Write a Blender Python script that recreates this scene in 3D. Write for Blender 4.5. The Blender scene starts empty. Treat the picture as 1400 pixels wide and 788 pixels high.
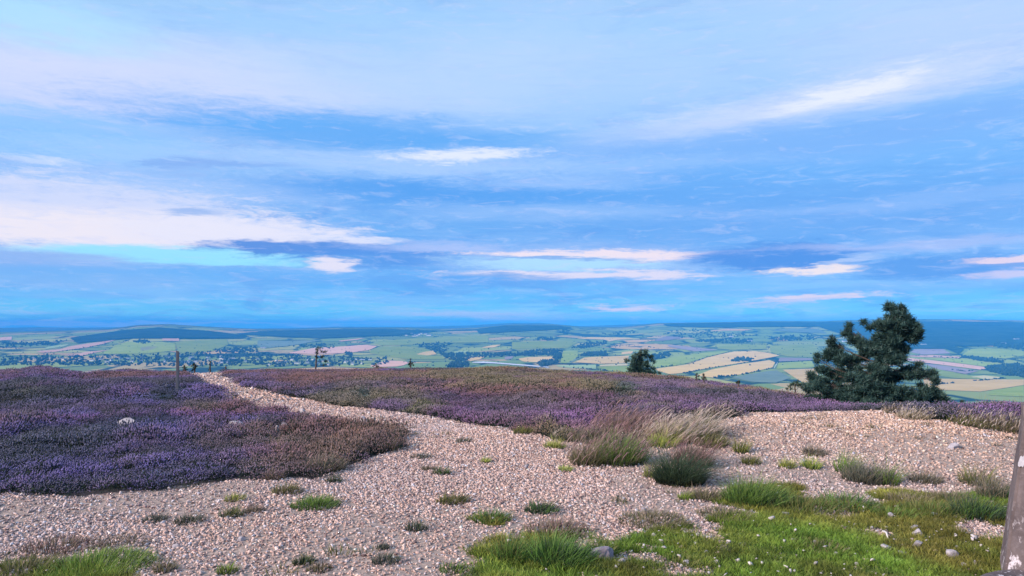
import bpy, bmesh, math, random
import numpy as np
from mathutils import Vector, Matrix, Euler
from mathutils.geometry import tessellate_polygon
random.seed(7)
RNG = np.random.default_rng(11)
sc = bpy.context.scene
COL = sc.collection
R = math.radians

# ------------------------------------------------------------------ camera
W0, H0, F0 = 1400.0, 788.0, 1015.0
HORIZ = 443.5
CAMZ = 1.7
PITCH = math.atan((HORIZ - H0 / 2) / F0)
cam_d = bpy.data.cameras.new("camera")
cam = bpy.data.objects.new("camera", cam_d)
COL.objects.link(cam)
cam.location = (0, 0, CAMZ)
cam.rotation_euler = (math.pi / 2 + PITCH, 0, 0)
cam_d.sensor_width = 36
cam_d.lens = 36 * F0 / W0
cam_d.clip_start = 0.05
cam_d.clip_end = 90000
sc.camera = cam
sc.view_settings.view_transform = 'Standard'
sc.view_settings.look = 'None'
sc.view_settings.exposure = 0.28
sc.view_settings.gamma = 1.0
sc.cycles.use_denoising = True
sc.cycles.max_bounces = 9
sc.cycles.diffuse_bounces = 2
sc.cycles.volume_bounces = 6
sc.cycles.transparent_max_bounces = 8

def srgb(c):
    out = []
    for v in c:
        v = v / 255.0
        out.append(v / 12.92 if v <= 0.04045 else ((v + 0.055) / 1.055) ** 2.4)
    return tuple(out)

def pdir(u, v):
    """direction in the world of a point of the photograph"""
    x = (u - W0 / 2) / F0
    y = -(v - H0 / 2) / F0
    c, s = math.cos(PITCH), math.sin(PITCH)
    # camera space (x, y, -1) -> world
    return x, c - s * y, s + c * y          # X right, Y forward, Z up

def azel(u, v):
    X, Y, Z = pdir(u, v)
    n = math.sqrt(X * X + Y * Y + Z * Z)
    return math.degrees(math.atan2(X, Y)), math.degrees(math.asin(Z / n))

# ------------------------------------------------------------------ node helper
class NT:
    def __init__(s, tree):
        s.t = tree; s.n = tree.nodes; s.l = tree.links
    def node(s, typ, **kw):
        nd = s.n.new(typ)
        ins = kw.pop('ins', {})
        for k, v in kw.items():
            setattr(nd, k, v)
        for k, v in ins.items():
            s.set(nd.inputs[k], v)
        return nd
    def set(s, sock, v):
        if isinstance(v, bpy.types.NodeSocket):
            s.l.new(v, sock)
        else:
            try:
                sock.default_value = v
            except Exception:
                if isinstance(v, (tuple, list)) and len(v) == 3:
                    sock.default_value = (*v, 1.0)
                else:
                    raise
    def math(s, op, a, b=0.0, c=None, clamp=False):
        nd = s.n.new('ShaderNodeMath'); nd.operation = op; nd.use_clamp = clamp
        s.set(nd.inputs[0], a); s.set(nd.inputs[1], b)
        if c is not None: s.set(nd.inputs[2], c)
        return nd.outputs[0]
    def vmath(s, op, a, b=(0, 0, 0)):
        nd = s.n.new('ShaderNodeVectorMath'); nd.operation = op
        s.set(nd.inputs[0], a)
        if op == 'SCALE': s.set(nd.inputs['Scale'], b)
        else: s.set(nd.inputs[1], b)
        return nd.outputs['Value'] if op in ('LENGTH', 'DOT_PRODUCT', 'DISTANCE') else nd.outputs[0]
    def mix(s, f, a, b, blend='MIX'):
        nd = s.n.new('ShaderNodeMix'); nd.data_type = 'RGBA'; nd.blend_type = blend
        s.set(nd.inputs[0], f)
        for i, v in ((6, a), (7, b)):
            if isinstance(v, (tuple, list)) and len(v) == 3: v = (*v, 1.0)
            s.set(nd.inputs[i], v)
        return nd.outputs[2]
    def noise(s, vec, scale, detail=4, rough=0.55, dist=0.0, out=0):
        nd = s.n.new('ShaderNodeTexNoise')
        if vec is not None: s.set(nd.inputs['Vector'], vec)
        nd.inputs['Scale'].default_value = scale
        nd.inputs['Detail'].default_value = detail
        nd.inputs['Roughness'].default_value = rough
        nd.inputs['Distortion'].default_value = dist
        return nd.outputs[out]
    def ramp(s, f, lo, hi, a=0.0, b=1.0, smooth=True):
        nd = s.n.new('ShaderNodeMapRange')
        nd.interpolation_type = 'SMOOTHSTEP' if smooth else 'LINEAR'
        s.set(nd.inputs[0], f)
        nd.inputs[1].default_value = lo; nd.inputs[2].default_value = hi
        nd.inputs[3].default_value = a; nd.inputs[4].default_value = b
        return nd.outputs[0]
    def comb(s, x, y, z=0.0):
        nd = s.n.new('ShaderNodeCombineXYZ')
        s.set(nd.inputs[0], x); s.set(nd.inputs[1], y); s.set(nd.inputs[2], z)
        return nd.outputs[0]
    def sep(s, v):
        nd = s.n.new('ShaderNodeSeparateXYZ'); s.set(nd.inputs[0], v)
        return nd.outputs

# ------------------------------------------------------------------ sky
SUN_ELEV, SUN_AZ = 24.0, -118.0      # azimuth measured from the view direction, to the left
world = bpy.data.worlds.new("World")
sc.world = world
world.use_nodes = True
n = NT(world.node_tree)
n.n.clear()
SKYS = 0.1
SKYK = 0.90
tc = n.node('ShaderNodeTexCoord')
D = n.vmath('NORMALIZE', tc.outputs['Generated'])
sx, sy, sz = n.sep(D)
AZ = n.math('MULTIPLY', n.math('ARCTAN2', sx, sy), 57.29578)
EL = n.math('MULTIPLY', n.math('ARCSINE', sz), 57.29578)
zz = n.math('ADD', n.math('MAXIMUM', sz, 0.0), 0.10)
PL = n.comb(n.math('DIVIDE', sx, zz), n.math('DIVIDE', sy, zz))
nish = n.node('ShaderNodeTexSky', sky_type='NISHITA', sun_disc=False)
nish.sun_elevation = R(SUN_ELEV)
nish.sun_rotation = R(SUN_AZ)
nish.altitude = 300
K = SKYK / SKYS
def skc(c, k=1.0):
    c = srgb(c)
    return (c[0] * K * k, c[1] * K * k, c[2] * K * k, 1.0)
nA = n.noise(PL, 0.55, 5, 0.55, 0.6)
nB = n.noise(n.vmath('ADD', PL, (13.1, 4.7, 2.0)), 1.6, 6, 0.6, 0.4)
# plain background of the sky: colour by height, then high thin cloud
elr = n.node('ShaderNodeValToRGB')
n.set(elr.inputs[0], n.ramp(EL, -1.0, 60.0, smooth=False))
cr = elr.color_ramp
stops = [(0.0, (96, 200, 255)), (0.03, (96, 205, 255)), (0.055, (78, 182, 253)), (0.09, (98, 172, 246)),
         (0.16, (108, 176, 246)), (0.25, (126, 188, 249)), (0.36, (160, 206, 251)), (0.46, (158, 202, 250)), (1.0, (170, 204, 250))]
while len(cr.elements) < len(stops): cr.elements.new(0.5)
for e, (p, c) in zip(cr.elements, stops):
    e.position = p; e.color = (*srgb(c), 1)
base = n.vmath('SCALE', elr.outputs[0], K)
nadd = n.mix(0.12, base, nish.outputs[0])
thin = n.ramp(n.math('ADD', n.math('MULTIPLY', nA, 0.65), n.math('MULTIPLY', nB, 0.35)), 0.42, 0.66)
skyc = n.mix(n.math('MULTIPLY', thin, n.ramp(EL, 6.0, 20.0, 0.25, 0.5)), nadd, skc((200, 217, 251)))
# bands that run nearly level, finer and finer
PB = n.comb(n.math('MULTIPLY', AZ, 0.05), n.math('MULTIPLY', EL, 0.5))
w1 = n.noise(PB, 1.0, 5, 0.6, 0.3, out=1)
w2 = n.noise(n.comb(n.math('MULTIPLY', AZ, 0.22), n.math('MULTIPLY', EL, 1.7), 3.3), 1.0, 6, 0.62, 0.2, out=1)
w1v = n.vmath('MULTIPLY', n.vmath('SUBTRACT', w1, (0.5, 0.5, 0.5)), (6.0, 1.6, 0))
w2v = n.vmath('MULTIPLY', n.vmath('SUBTRACT', w2, (0.5, 0.5, 0.5)), (4.2, 1.35, 0))
PW = n.vmath('ADD', n.vmath('ADD', n.comb(AZ, EL), w1v), w2v)
strk = n.noise(n.comb(n.math('MULTIPLY', AZ, 0.10), n.math('MULTIPLY', EL, 1.35), 9.0), 1.0, 7, 0.62, 0.5)
skyc = n.mix(n.math('MULTIPLY', n.ramp(strk, 0.5, 0.72), n.ramp(EL, 24.0, 14.0, 0.10, 0.42)), skyc, skc((84, 158, 238)))
skyc = n.mix(n.math('MULTIPLY', n.ramp(strk, 0.47, 0.28), 0.5), skyc, skc((176, 200, 248)))
fine = n.noise(n.comb(n.math('MULTIPLY', AZ, 0.36), n.math('MULTIPLY', EL, 1.9), 1.0), 1.0, 9, 0.66, 0.9)
fine2 = n.noise(n.comb(n.math('MULTIPLY', AZ, 1.1), n.math('MULTIPLY', EL, 4.6), 21.0), 1.0, 7, 0.7, 1.4)
fineo = n.math('ADD', n.math('SUBTRACT', fine, 0.5), n.math('MULTIPLY', n.math('SUBTRACT', fine2, 0.5), 0.55))

mot = n.noise(n.comb(n.math('MULTIPLY', AZ, 0.13), n.math('MULTIPLY', EL, 0.55), 5.0), 1.0, 8, 0.62, 1.2)
skyc = n.mix(n.math('MULTIPLY', n.ramp(mot, 0.50, 0.68), n.ramp(EL, 19.0, 12.0, 0.22, 0.55)), skyc, skc((96, 156, 232)))

def blob(u, v, a, b, col, op=1.0, soft=0.35, rag=0.8, ang=0.0):
    """a cloud bank: its bearing and height taken at (u, v) of the photograph, half sizes in the same scale"""
    global skyc
    az0, el0 = azel(u, v)
    ca = math.cos(R(az0))
    sa = 57.3 * a / F0 * ca * ca; sb = 57.3 * b / F0 * ca
    mp = n.node('ShaderNodeMapping', vector_type='TEXTURE')
    n.set(mp.inputs[0], PW)
    mp.inputs['Location'].default_value = (az0, el0, 0)
    mp.inputs['Rotation'].default_value = (0, 0, R(ang))
    mp.inputs['Scale'].default_value = (sa, sb, 1)
    d = n.vmath('LENGTH', mp.outputs[0])
    d = n.math('ADD', d, n.math('MULTIPLY', fineo, rag * 1.6))
    m = n.ramp(d, 1.0 + soft, max(0.02, 1.0 - soft), 0.0, op)
    skyc = n.mix(m, skyc, skc(col))

blob(250, 120, 330, 60, (214, 220, 250), .75, .8, .7)
blob(60, 130, 160, 40, (216, 220, 250), .6, .8, .9)
blob(420, 30, 260, 16, (150, 200, 250), .5, .9, 1.2, 6)
blob(740, 40, 300, 24, (160, 204, 251), .5, .9, 1.2, -4)
blob(60, 30, 150, 30, (172, 222, 252), .7, .8)
blob(620, 100, 240, 50, (184, 212, 252), .6, .8, .5)
blob(980, 100, 420, 60, (176, 208, 251), .5, .8, .5, 6)
blob(1320, 60, 200, 60, (196, 212, 250), .45, .8, .5)
blob(1080, 150, 290, 24, (208, 220, 251), .75, .7, .9, 7)
blob(1150, 128, 110, 10, (228, 234, 252), .9, .7, 1.2, 10)
blob(480, 185, 290, 28, (90, 166, 240), .85, .7, .8, -2)
blob(330, 168, 170, 12, (98, 172, 243), .5, .8, 1.2, 3)
blob(90, 190, 170, 30, (128, 190, 248), .8, .7)
blob(1000, 210, 480, 30, (124, 178, 245), .7, .8, .8, 3)
blob(650, 262, 330, 26, (84, 158, 236), .85, .6, .9)
blob(950, 262, 260, 22, (98, 168, 241), .6, .8, 1.0)
blob(1180, 250, 330, 65, (118, 180, 246), .6, .7, .8)
blob(1080, 300, 460, 46, (100, 160, 234), .5, .7, 1.0)
blob(1150, 190, 330, 22, (128, 178, 243), .5, .8, 1.1, 4)
blob(170, 250, 240, 26, (172, 202, 248), .7, .7)
blob(250, 215, 300, 16, (170, 206, 250), .6, .8, 1.3)
blob(760, 232, 220, 10, (160, 200, 249), .55, .8, 1.5)
blob(300, 226, 110, 4, (120, 168, 236), .7, .6, 1.8, 4)
blob(560, 222, 180, 14, (172, 204, 249), .7, .8, 1.2)
blob(635, 212, 80, 7, (228, 234, 250), .9, .7, 1.4, 2)
blob(30, 216, 70, 4, (208, 222, 248), .6, .8, 1.3)
blob(740, 250, 120, 9, (158, 196, 248), .7, .9, 1.3)
blob(760, 290, 150, 10, (160, 198, 248), .55, .9, 1.4)
blob(1180, 282, 230, 8, (150, 190, 247), .5, .9, 1.4, 2)
blob(100, 298, 340, 48, (226, 226, 244), .88, .55, 1.1, -2)
blob(180, 320, 260, 24, (238, 231, 240), .85, .5, .9, -1)
blob(60, 262, 200, 12, (190, 208, 247), .5, .8, 1.6)
blob(330, 318, 150, 22, (228, 228, 245), .9, .4, .7)
blob(260, 288, 32, 5, (150, 182, 235), .85, .6, 1.0)
blob(270, 226, 60, 8, (140, 178, 238), .6, .8, 1.6, 8)
blob(290, 350, 240, 11, (150, 224, 252), .95, .35, .5)
blob(40, 357, 150, 13, (146, 182, 238), .85, .6, 1.0)
blob(70, 382, 210, 15, (132, 182, 240), .75, .8, 1.0)
blob(400, 376, 360, 10, (112, 178, 243), .75, .8, .9)
blob(430, 337, 130, 12, (88, 142, 220), .97, .35, .8, 1)
blob(520, 352, 110, 17, (90, 150, 228), .9, .6, .9)
blob(452, 362, 26, 11, (230, 226, 242), .96, .35, .8)
blob(325, 402, 22, 4, (136, 186, 243), .7, .6, 1.2)
blob(370, 403, 12, 3, (136, 186, 243), .7, .6, 1.2)
blob(490, 324, 50, 4, (222, 226, 246), .9, .7, 1.3)
blob(600, 336, 90, 7, (176, 196, 244), .8, .8, 1.2)
blob(800, 358, 150, 20, (190, 204, 244), .55, .8, 1.0)
blob(810, 348, 165, 8, (240, 226, 236), .96, .4, 1.0)
blob(770, 361, 130, 8, (176, 222, 251), .9, .5, .9)
blob(760, 355, 100, 2.6, (126, 168, 232), .8, .6, 1.2)
blob(800, 375, 165, 5, (228, 222, 240), .9, .5, 1.2)
blob(700, 378, 70, 3, (130, 172, 232), .7, .6, 1.2)
blob(1060, 350, 125, 20, (84, 146, 226), .95, .35, .7)
blob(1250, 332, 220, 6, (180, 196, 242), .6, .8, 1.2)
blob(1270, 366, 120, 20, (92, 154, 230), .85, .5, .7)
blob(1110, 367, 56, 6, (242, 230, 232), .96, .45, 1.3, 2)
blob(1170, 352, 40, 3.5, (180, 204, 244), .8, .7, 1.3, 8)
blob(1395, 352, 75, 5, (234, 216, 232), .9, .5, 1.2)
blob(1395, 372, 60, 8, (214, 208, 238), .8, .6, 1.2, 4)
blob(1375, 360, 45, 2.5, (132, 168, 230), .8, .6, 1.0)
blob(560, 412, 90, 3, (122, 182, 245), .5, .8, 1.6)
blob(900, 400, 200, 5, (128, 186, 245), .45, .8, 1.6)
blob(200, 405, 180, 4, (130, 186, 245), .5, .8, 1.6)
blob(1250, 395, 160, 5, (136, 184, 244), .5, .8, 1.5)
blob(640, 385, 160, 6, (96, 160, 236), .6, .7, 1.2)
blob(1105, 407, 75, 4, (232, 216, 232), .88, .6, 1.5, 1)
blob(1080, 413, 60, 3, (212, 206, 234), .7, .7, 1.4, 3)
blob(855, 421, 42, 4, (228, 214, 234), .85, .6, 1.3)
blob(640, 430, 110, 5, (196, 204, 240), .65, .8, 1.3, -2)
blob(110, 442, 420, 2.0, (206, 220, 244), .75, .8, .6)
blob(1000, 434, 320, 4, (140, 188, 244), .4, .8, .9)
skyc = n.mix(n.math('MULTIPLY', n.ramp(fine, 0.50, 0.72), 0.30), skyc, skc((206, 214, 249)))

bgn = n.node('ShaderNodeBackground')
n.set(bgn.inputs[0], skyc)
bgn.inputs[1].default_value = SKYS
wo = n.node('ShaderNodeOutputWorld')
n.l.new(bgn.outputs[0], wo.inputs[0])
world.cycles.sampling_method = 'MANUAL'
world.cycles.sample_map_resolution = 512

# ------------------------------------------------------------------ sun
sun_d = bpy.data.lights.new("sun", 'SUN')
sun_d.energy = 5.0
sun_d.angle = R(3)
sun_d.color = (1.0, 0.83, 0.74)
sun = bpy.data.objects.new("sun", sun_d)
COL.objects.link(sun)
to_sun = Vector((math.sin(R(SUN_AZ)) * math.cos(R(SUN_ELEV)), math.cos(R(SUN_AZ)) * math.cos(R(SUN_ELEV)), math.sin(R(SUN_ELEV))))
sun.rotation_euler = to_sun.to_track_quat('Z', 'Y').to_euler()
sun.location = (-20, -10, 40)

# ------------------------------------------------------------------ terrain height
def _hash(ix, iy, seed):
    h = (ix * 374761393 + iy * 668265263 + seed * 974711) & 0xffffffff
    h = ((h ^ (h >> 13)) * 1274126177) & 0xffffffff
    return ((h ^ (h >> 16)) & 0xffff) / 65535.0
def vnoise(x, y, seed=0):
    x = np.asarray(x, float); y = np.asarray(y, float)
    ix = np.floor(x).astype(np.int64); iy = np.floor(y).astype(np.int64)
    fx = x - ix; fy = y - iy
    fx = fx * fx * (3 - 2 * fx); fy = fy * fy * (3 - 2 * fy)
    a = _hash(ix, iy, seed); b = _hash(ix + 1, iy, seed)
    c = _hash(ix, iy + 1, seed); d = _hash(ix + 1, iy + 1, seed)
    return (a * (1 - fx) + b * fx) * (1 - fy) + (c * (1 - fx) + d * fx) * fy
def fbm(x, y, seed=0, o=4):
    s = 0; amp = 0.5; t = 0
    for k in range(o):
        s = s + amp * vnoise(x, y, seed + k); t += amp
        x = x * 2.03 + 5.1; y = y * 2.03 + 2.7; amp *= 0.5
    return s / t
def curve(pts):
    u = np.array([p[0] for p in pts], float); v = np.array([p[1] for p in pts], float)
    az = np.arctan((u - 700) / F0)
    return az, (v - HORIZ) / F0
NEAR = curve([(0, 494), (60, 492), (115, 500), (175, 497), (240, 501), (340, 502), (500, 502), (600, 502), (700, 503),
              (780, 507), (880, 512), (960, 518), (1050, 525), (1100, 531), (1180, 537), (1280, 537), (1400, 538)])
CREST = curve([(0, 452), (100, 450.5), (150, 449), (190, 444), (230, 443), (280, 446), (330, 448.5), (400, 450), (450, 448), (560, 447.6),
               (600, 449.5), (650, 448), (700, 443.5), (760, 443.5), (800, 447), (850, 447), (900, 441.5), (1000, 440.3),
               (1050, 439), (1120, 439.5), (1200, 437), (1300, 437.4), (1400, 439)])
BACK = curve([(0, 447.5), (50, 446.8), (100, 447.5), (180, 447), (350, 449), (420, 448), (460, 446.5), (560, 447), (640, 445), (700, 441.5), (740, 441.8),
              (790, 446), (850, 444), (900, 442), (1000, 441), (1400, 440)])
def Hfun(x, y):
    x = np.asarray(x, float); y = np.asarray(y, float)
    r = np.sqrt(x * x + y * y) + 1e-6
    az = np.arctan2(x, y)
    s = np.interp(az, *NEAR)
    a = s * s / (4 * 1.43)
    rc = 0.11 / a
    zn = np.where(r < rc, -a * r * r, -a * rc * rc - 0.22 * (r - rc))
    # small humps of the moor, the path lies a little lower
    wgt = np.clip((r - 6) / 14, 0, 1)
    zn = zn + (fbm(x * 0.13, y * 0.13, 3, 3) - 0.5) * 0.45 * wgt + (fbm(x * 0.6, y * 0.6, 9, 3) - 0.5) * 0.10 * np.clip((60 - r) / 30, 0, 1)
    # spread heap of gravel on the right
    e = ((x - 7.2) / 5.6) ** 2 + ((y - 12.4) / 2.4) ** 2
    e = np.where(x > 7.2, e - 0.6 * ((x - 7.2) / 5.6) ** 2, e)
    zn = zn + 0.50 * np.exp(-e * 0.9)
    # lie of the valley and the hills beyond
    z0 = -172 + (fbm(x / 900, y / 900, 21, 3) - 0.5) * 16
    c = -np.interp(az, *CREST) * 8500
    t = np.clip((r - 3800) / 4700, 0, 1); t = t * t * (3 - 2 * t) * 0.55 + t * 0.45
    zf = z0 + (c - z0) * t
    zf = zf + (fbm(x / 1500, y / 1500, 31, 3) - 0.5) * 26 * np.clip((r - 4000) / 2000, 0, 1) * np.clip((8200 - r) / 1200, 0, 1)
    b = -np.interp(az, *BACK) * 14500
    t2 = np.clip((r - 8500) / 6000, 0, 1)
    dip = c - 90 * np.sin(np.clip(t2, 0, 1) * math.pi)
    zb = dip + (b - c) * t2 * t2
    zb = np.where(r > 14500, b - (r - 14500) * 0.02, zb)
    zf = np.where(r > 8500, zb, zf)
    k = 5.0
    m = np.maximum(zn, zf)
    return m + k * np.log(np.exp((zn - m) / k) + np.exp((zf - m) / k)) * (r > 150)

RM = np.concatenate([np.geomspace(3.0, 120, 700), np.geomspace(121, 26000, 1500)])
def hit(us, vs, rmin=0.0):
    """where the sight lines through points of the photograph meet the ground"""
    us = np.atleast_1d(np.asarray(us, float)); vs = np.atleast_1d(np.asarray(vs, float))
    out = np.zeros((len(us), 3))
    rm = RM[RM >= rmin] if rmin else RM
    for i0 in range(0, len(us), 400):
        u = us[i0:i0 + 400]; v = vs[i0:i0 + 400]
        X = (u - W0 / 2) / F0; yv = -(v - H0 / 2) / F0
        Y = math.cos(PITCH) - math.sin(PITCH) * yv
        Z = math.sin(PITCH) + math.cos(PITCH) * yv
        hn = np.sqrt(X * X + Y * Y)
        dx, dy, dz = X / hn, Y / hn, Z / hn
        gx = dx[:, None] * rm; gy = dy[:, None] * rm
        gap = (CAMZ + dz[:, None] * rm) - Hfun(gx, gy)
        neg = gap < 0
        idx = np.where(neg.any(1), neg.argmax(1), len(rm) - 1)
        idx = np.maximum(idx, 1)
        ar = np.arange(len(u))
        g0 = gap[ar, idx - 1]; g1 = gap[ar, idx]
        t = np.clip(g0 / (g0 - g1 + 1e-12), 0, 1)
        rr = rm[idx - 1] + (rm[idx] - rm[idx - 1]) * t
        px, py = dx * rr, dy * rr
        out[i0:i0 + 400] = np.stack([px, py, Hfun(px, py)], 1)
    return out

# ------------------------------------------------------------------ mesh helpers
def tag(o, label=None, cat=None, group=None, kind=None):
    if label: o['label'] = label
    if cat: o['category'] = cat
    if group: o['group'] = group
    if kind: o['kind'] = kind
    return o
def link_mesh(name, me, parent=None):
    o = bpy.data.objects.new(name, me); COL.objects.link(o)
    if parent: o.parent = parent
    return o
def make_mesh(name, verts, faces, mats, midx=None, smooth=False, attrs=None):
    """faces: array (n,3) or (n,4) or a list of tuples"""
    me = bpy.data.meshes.new(name)
    verts = np.asarray(verts, np.float32)
    if isinstance(faces, np.ndarray):
        nf, k = faces.shape
        me.vertices.add(len(verts)); me.vertices.foreach_set('co', verts.ravel())
        me.loops.add(nf * k); me.loops.foreach_set('vertex_index', faces.astype(np.int32).ravel())
        me.polygons.add(nf); me.polygons.foreach_set('loop_start', np.arange(0, nf * k, k, dtype=np.int32))
        me.update(calc_edges=True)
    else:
        me.from_pydata([tuple(map(float, v)) for v in verts], [], [tuple(int(i) for i in f) for f in faces])
    for m in mats: me.materials.append(m)
    if midx is not None:
        me.polygons.foreach_set('material_index', np.asarray(midx, np.int32))
    if smooth:
        me.polygons.foreach_set('use_smooth', np.ones(len(me.polygons), bool))
    for k_, (typ, data) in (attrs or {}).items():
        at = me.attributes.new(k_, typ, 'POINT')
        key = {'FLOAT': 'value', 'INT': 'value', 'FLOAT_VECTOR': 'vector', 'FLOAT_COLOR': 'color'}[typ]
        at.data.foreach_set(key, np.asarray(data, np.int32 if typ == 'INT' else np.float32).ravel())
    me.update()
    return me
class Geo:
    """collects triangles and quads (as triangles) with one float per vertex"""
    def __init__(s): s.v = []; s.f = []; s.t = []; s.m = []; s.n = 0
    def add(s, v, f, t=0.0, m=0):
        v = np.asarray(v, float).reshape(-1, 3); f = np.asarray(f, int).reshape(-1, 3)
        s.v.append(v); s.f.append(f + s.n); s.n += len(v)
        s.t.append(np.broadcast_to(np.asarray(t, float), (len(v),)).copy())
        s.m.append(np.full(len(f), m))
    def arrays(s):
        return np.concatenate(s.v), np.concatenate(s.f), np.concatenate(s.t), np.concatenate(s.m)
    def mesh(s, name, mats, smooth=False):
        v, f, t, m = s.arrays()
        return make_mesh(name, v, f, mats, m, smooth, {'tt': ('FLOAT', t)})

def tube(g, pts, rads, sides=6, t=0.0, m=0, cap=True):
    pts = np.asarray(pts, float); n_ = len(pts)
    d = np.gradient(pts, axis=0); d /= np.linalg.norm(d, axis=1)[:, None] + 1e-9
    up = np.array([0, 0, 1.0]) if abs(d[0][2]) < 0.9 else np.array([1.0, 0, 0])
    vs = []
    for i in range(n_):
        a = np.cross(d[i], up); a /= np.linalg.norm(a) + 1e-9
        b = np.cross(d[i], a)
        ph = np.arange(sides) * 2 * math.pi / sides
        vs.append(pts[i] + rads[i] * (np.cos(ph)[:, None] * a + np.sin(ph)[:, None] * b))
    v = np.concatenate(vs + [pts[-1:]])
    f = []
    for i in range(n_ - 1):
        for j in range(sides):
            p = i * sides + j; q = i * sides + (j + 1) % sides
            f += [(p, q, q + sides), (p, q + sides, p + sides)]
    if cap:
        for j in range(sides):
            f.append(((n_ - 1) * sides + j, (n_ - 1) * sides + (j + 1) % sides, n_ * sides))
    g.add(v, f, t, m)

def blades(g, N, rad, hmin, hmax, width, lean=0.4, bend=(0.0, 0.0), seg=3, m=0, seed=0, ell=1.0, tlo=0.0, thi=1.0, droop=0.25, edge=0.45):
    """N curved tapering blades rising from a patch"""
    rg = np.random.default_rng(seed)
    rr = rad * np.sqrt(rg.random(N)); ph = rg.random(N) * 2 * math.pi
    bx = rr * np.cos(ph) * ell; by = rr * np.sin(ph)
    hh = (hmin + (hmax - hmin) * rg.random(N)) * (0.6 + 0.55 * rg.random(N)) * (1 - edge * (rr / rad) ** 2)
    out = rr / rad
    az = ph + rg.normal(0, 0.7, N)
    ln = lean * (0.3 + out) * (0.5 + rg.random(N))
    lx = np.cos(az) * ln + bend[0] * (0.6 + 0.8 * rg.random(N)); ly = np.sin(az) * ln + bend[1]
    wa = rg.random(N) * math.pi
    wx, wy = np.cos(wa) * width, np.sin(wa) * width
    vs = []; ts = []
    rt = rg.random(N)
    for k in range(seg + 1):
        q = k / seg
        cx = bx + lx * hh * q ** 1.7; cy = by + ly * hh * q ** 1.7
        cz = hh * (q - droop * q * q * np.minimum(1.2, np.hypot(lx, ly)))
        w = (1 - q ** 1.5) * 0.5
        if k < seg:
            vs.append(np.stack([cx - wx * w, cy - wy * w, cz], 1)); vs.append(np.stack([cx + wx * w, cy + wy * w, cz], 1))
            ts += [tlo + (thi - tlo) * q * np.ones(N) + (rt - .5) * .25] * 2
        else:
            vs.append(np.stack([cx, cy, cz], 1)); ts.append(thi * np.ones(N) + (rt - .5) * .25)
    K_ = len(vs)
    v = np.stack(vs, 1).reshape(-1, 3); t = np.stack(ts, 1).reshape(-1)
    o = (np.arange(N) * K_)[:, None]
    f = []
    for k in range(seg - 1):
        a, b, c, d = 2 * k, 2 * k + 1, 2 * k + 3, 2 * k + 2
        f += [o + np.array([[a, b, c]]), o + np.array([[a, c, d]])]
    f.append(o + np.array([[2 * seg - 2, 2 * seg - 1, 2 * seg]]))
    g.add(v, np.concatenate(f), np.clip(t, 0, 1), m)
    return np.stack([bx + lx * hh, by + ly * hh, hh * (1 - droop * np.minimum(1.2, np.hypot(lx, ly)))], 1), np.stack([lx, ly], 1)

def hull(npts, sc3, seed):
    rg = random.Random(seed)
    bm = bmesh.new()
    for i in range(npts):
        d = Vector((rg.gauss(0, 1), rg.gauss(0, 1), rg.gauss(0, 1))).normalized() * rg.uniform(0.8, 1.0)
        bm.verts.new((d.x * sc3[0], d.y * sc3[1], d.z * sc3[2]))
    bmesh.ops.convex_hull(bm, input=bm.verts)
    for v in [v for v in bm.verts if not v.link_faces]: bm.verts.remove(v)
    bmesh.ops.triangulate(bm, faces=bm.faces)
    bm.verts.index_update()
    v = np.array([tuple(q.co) for q in bm.verts]); f = np.array([[q.index for q in fc.verts] for fc in bm.faces])
    bm.free()
    return v, f

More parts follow.
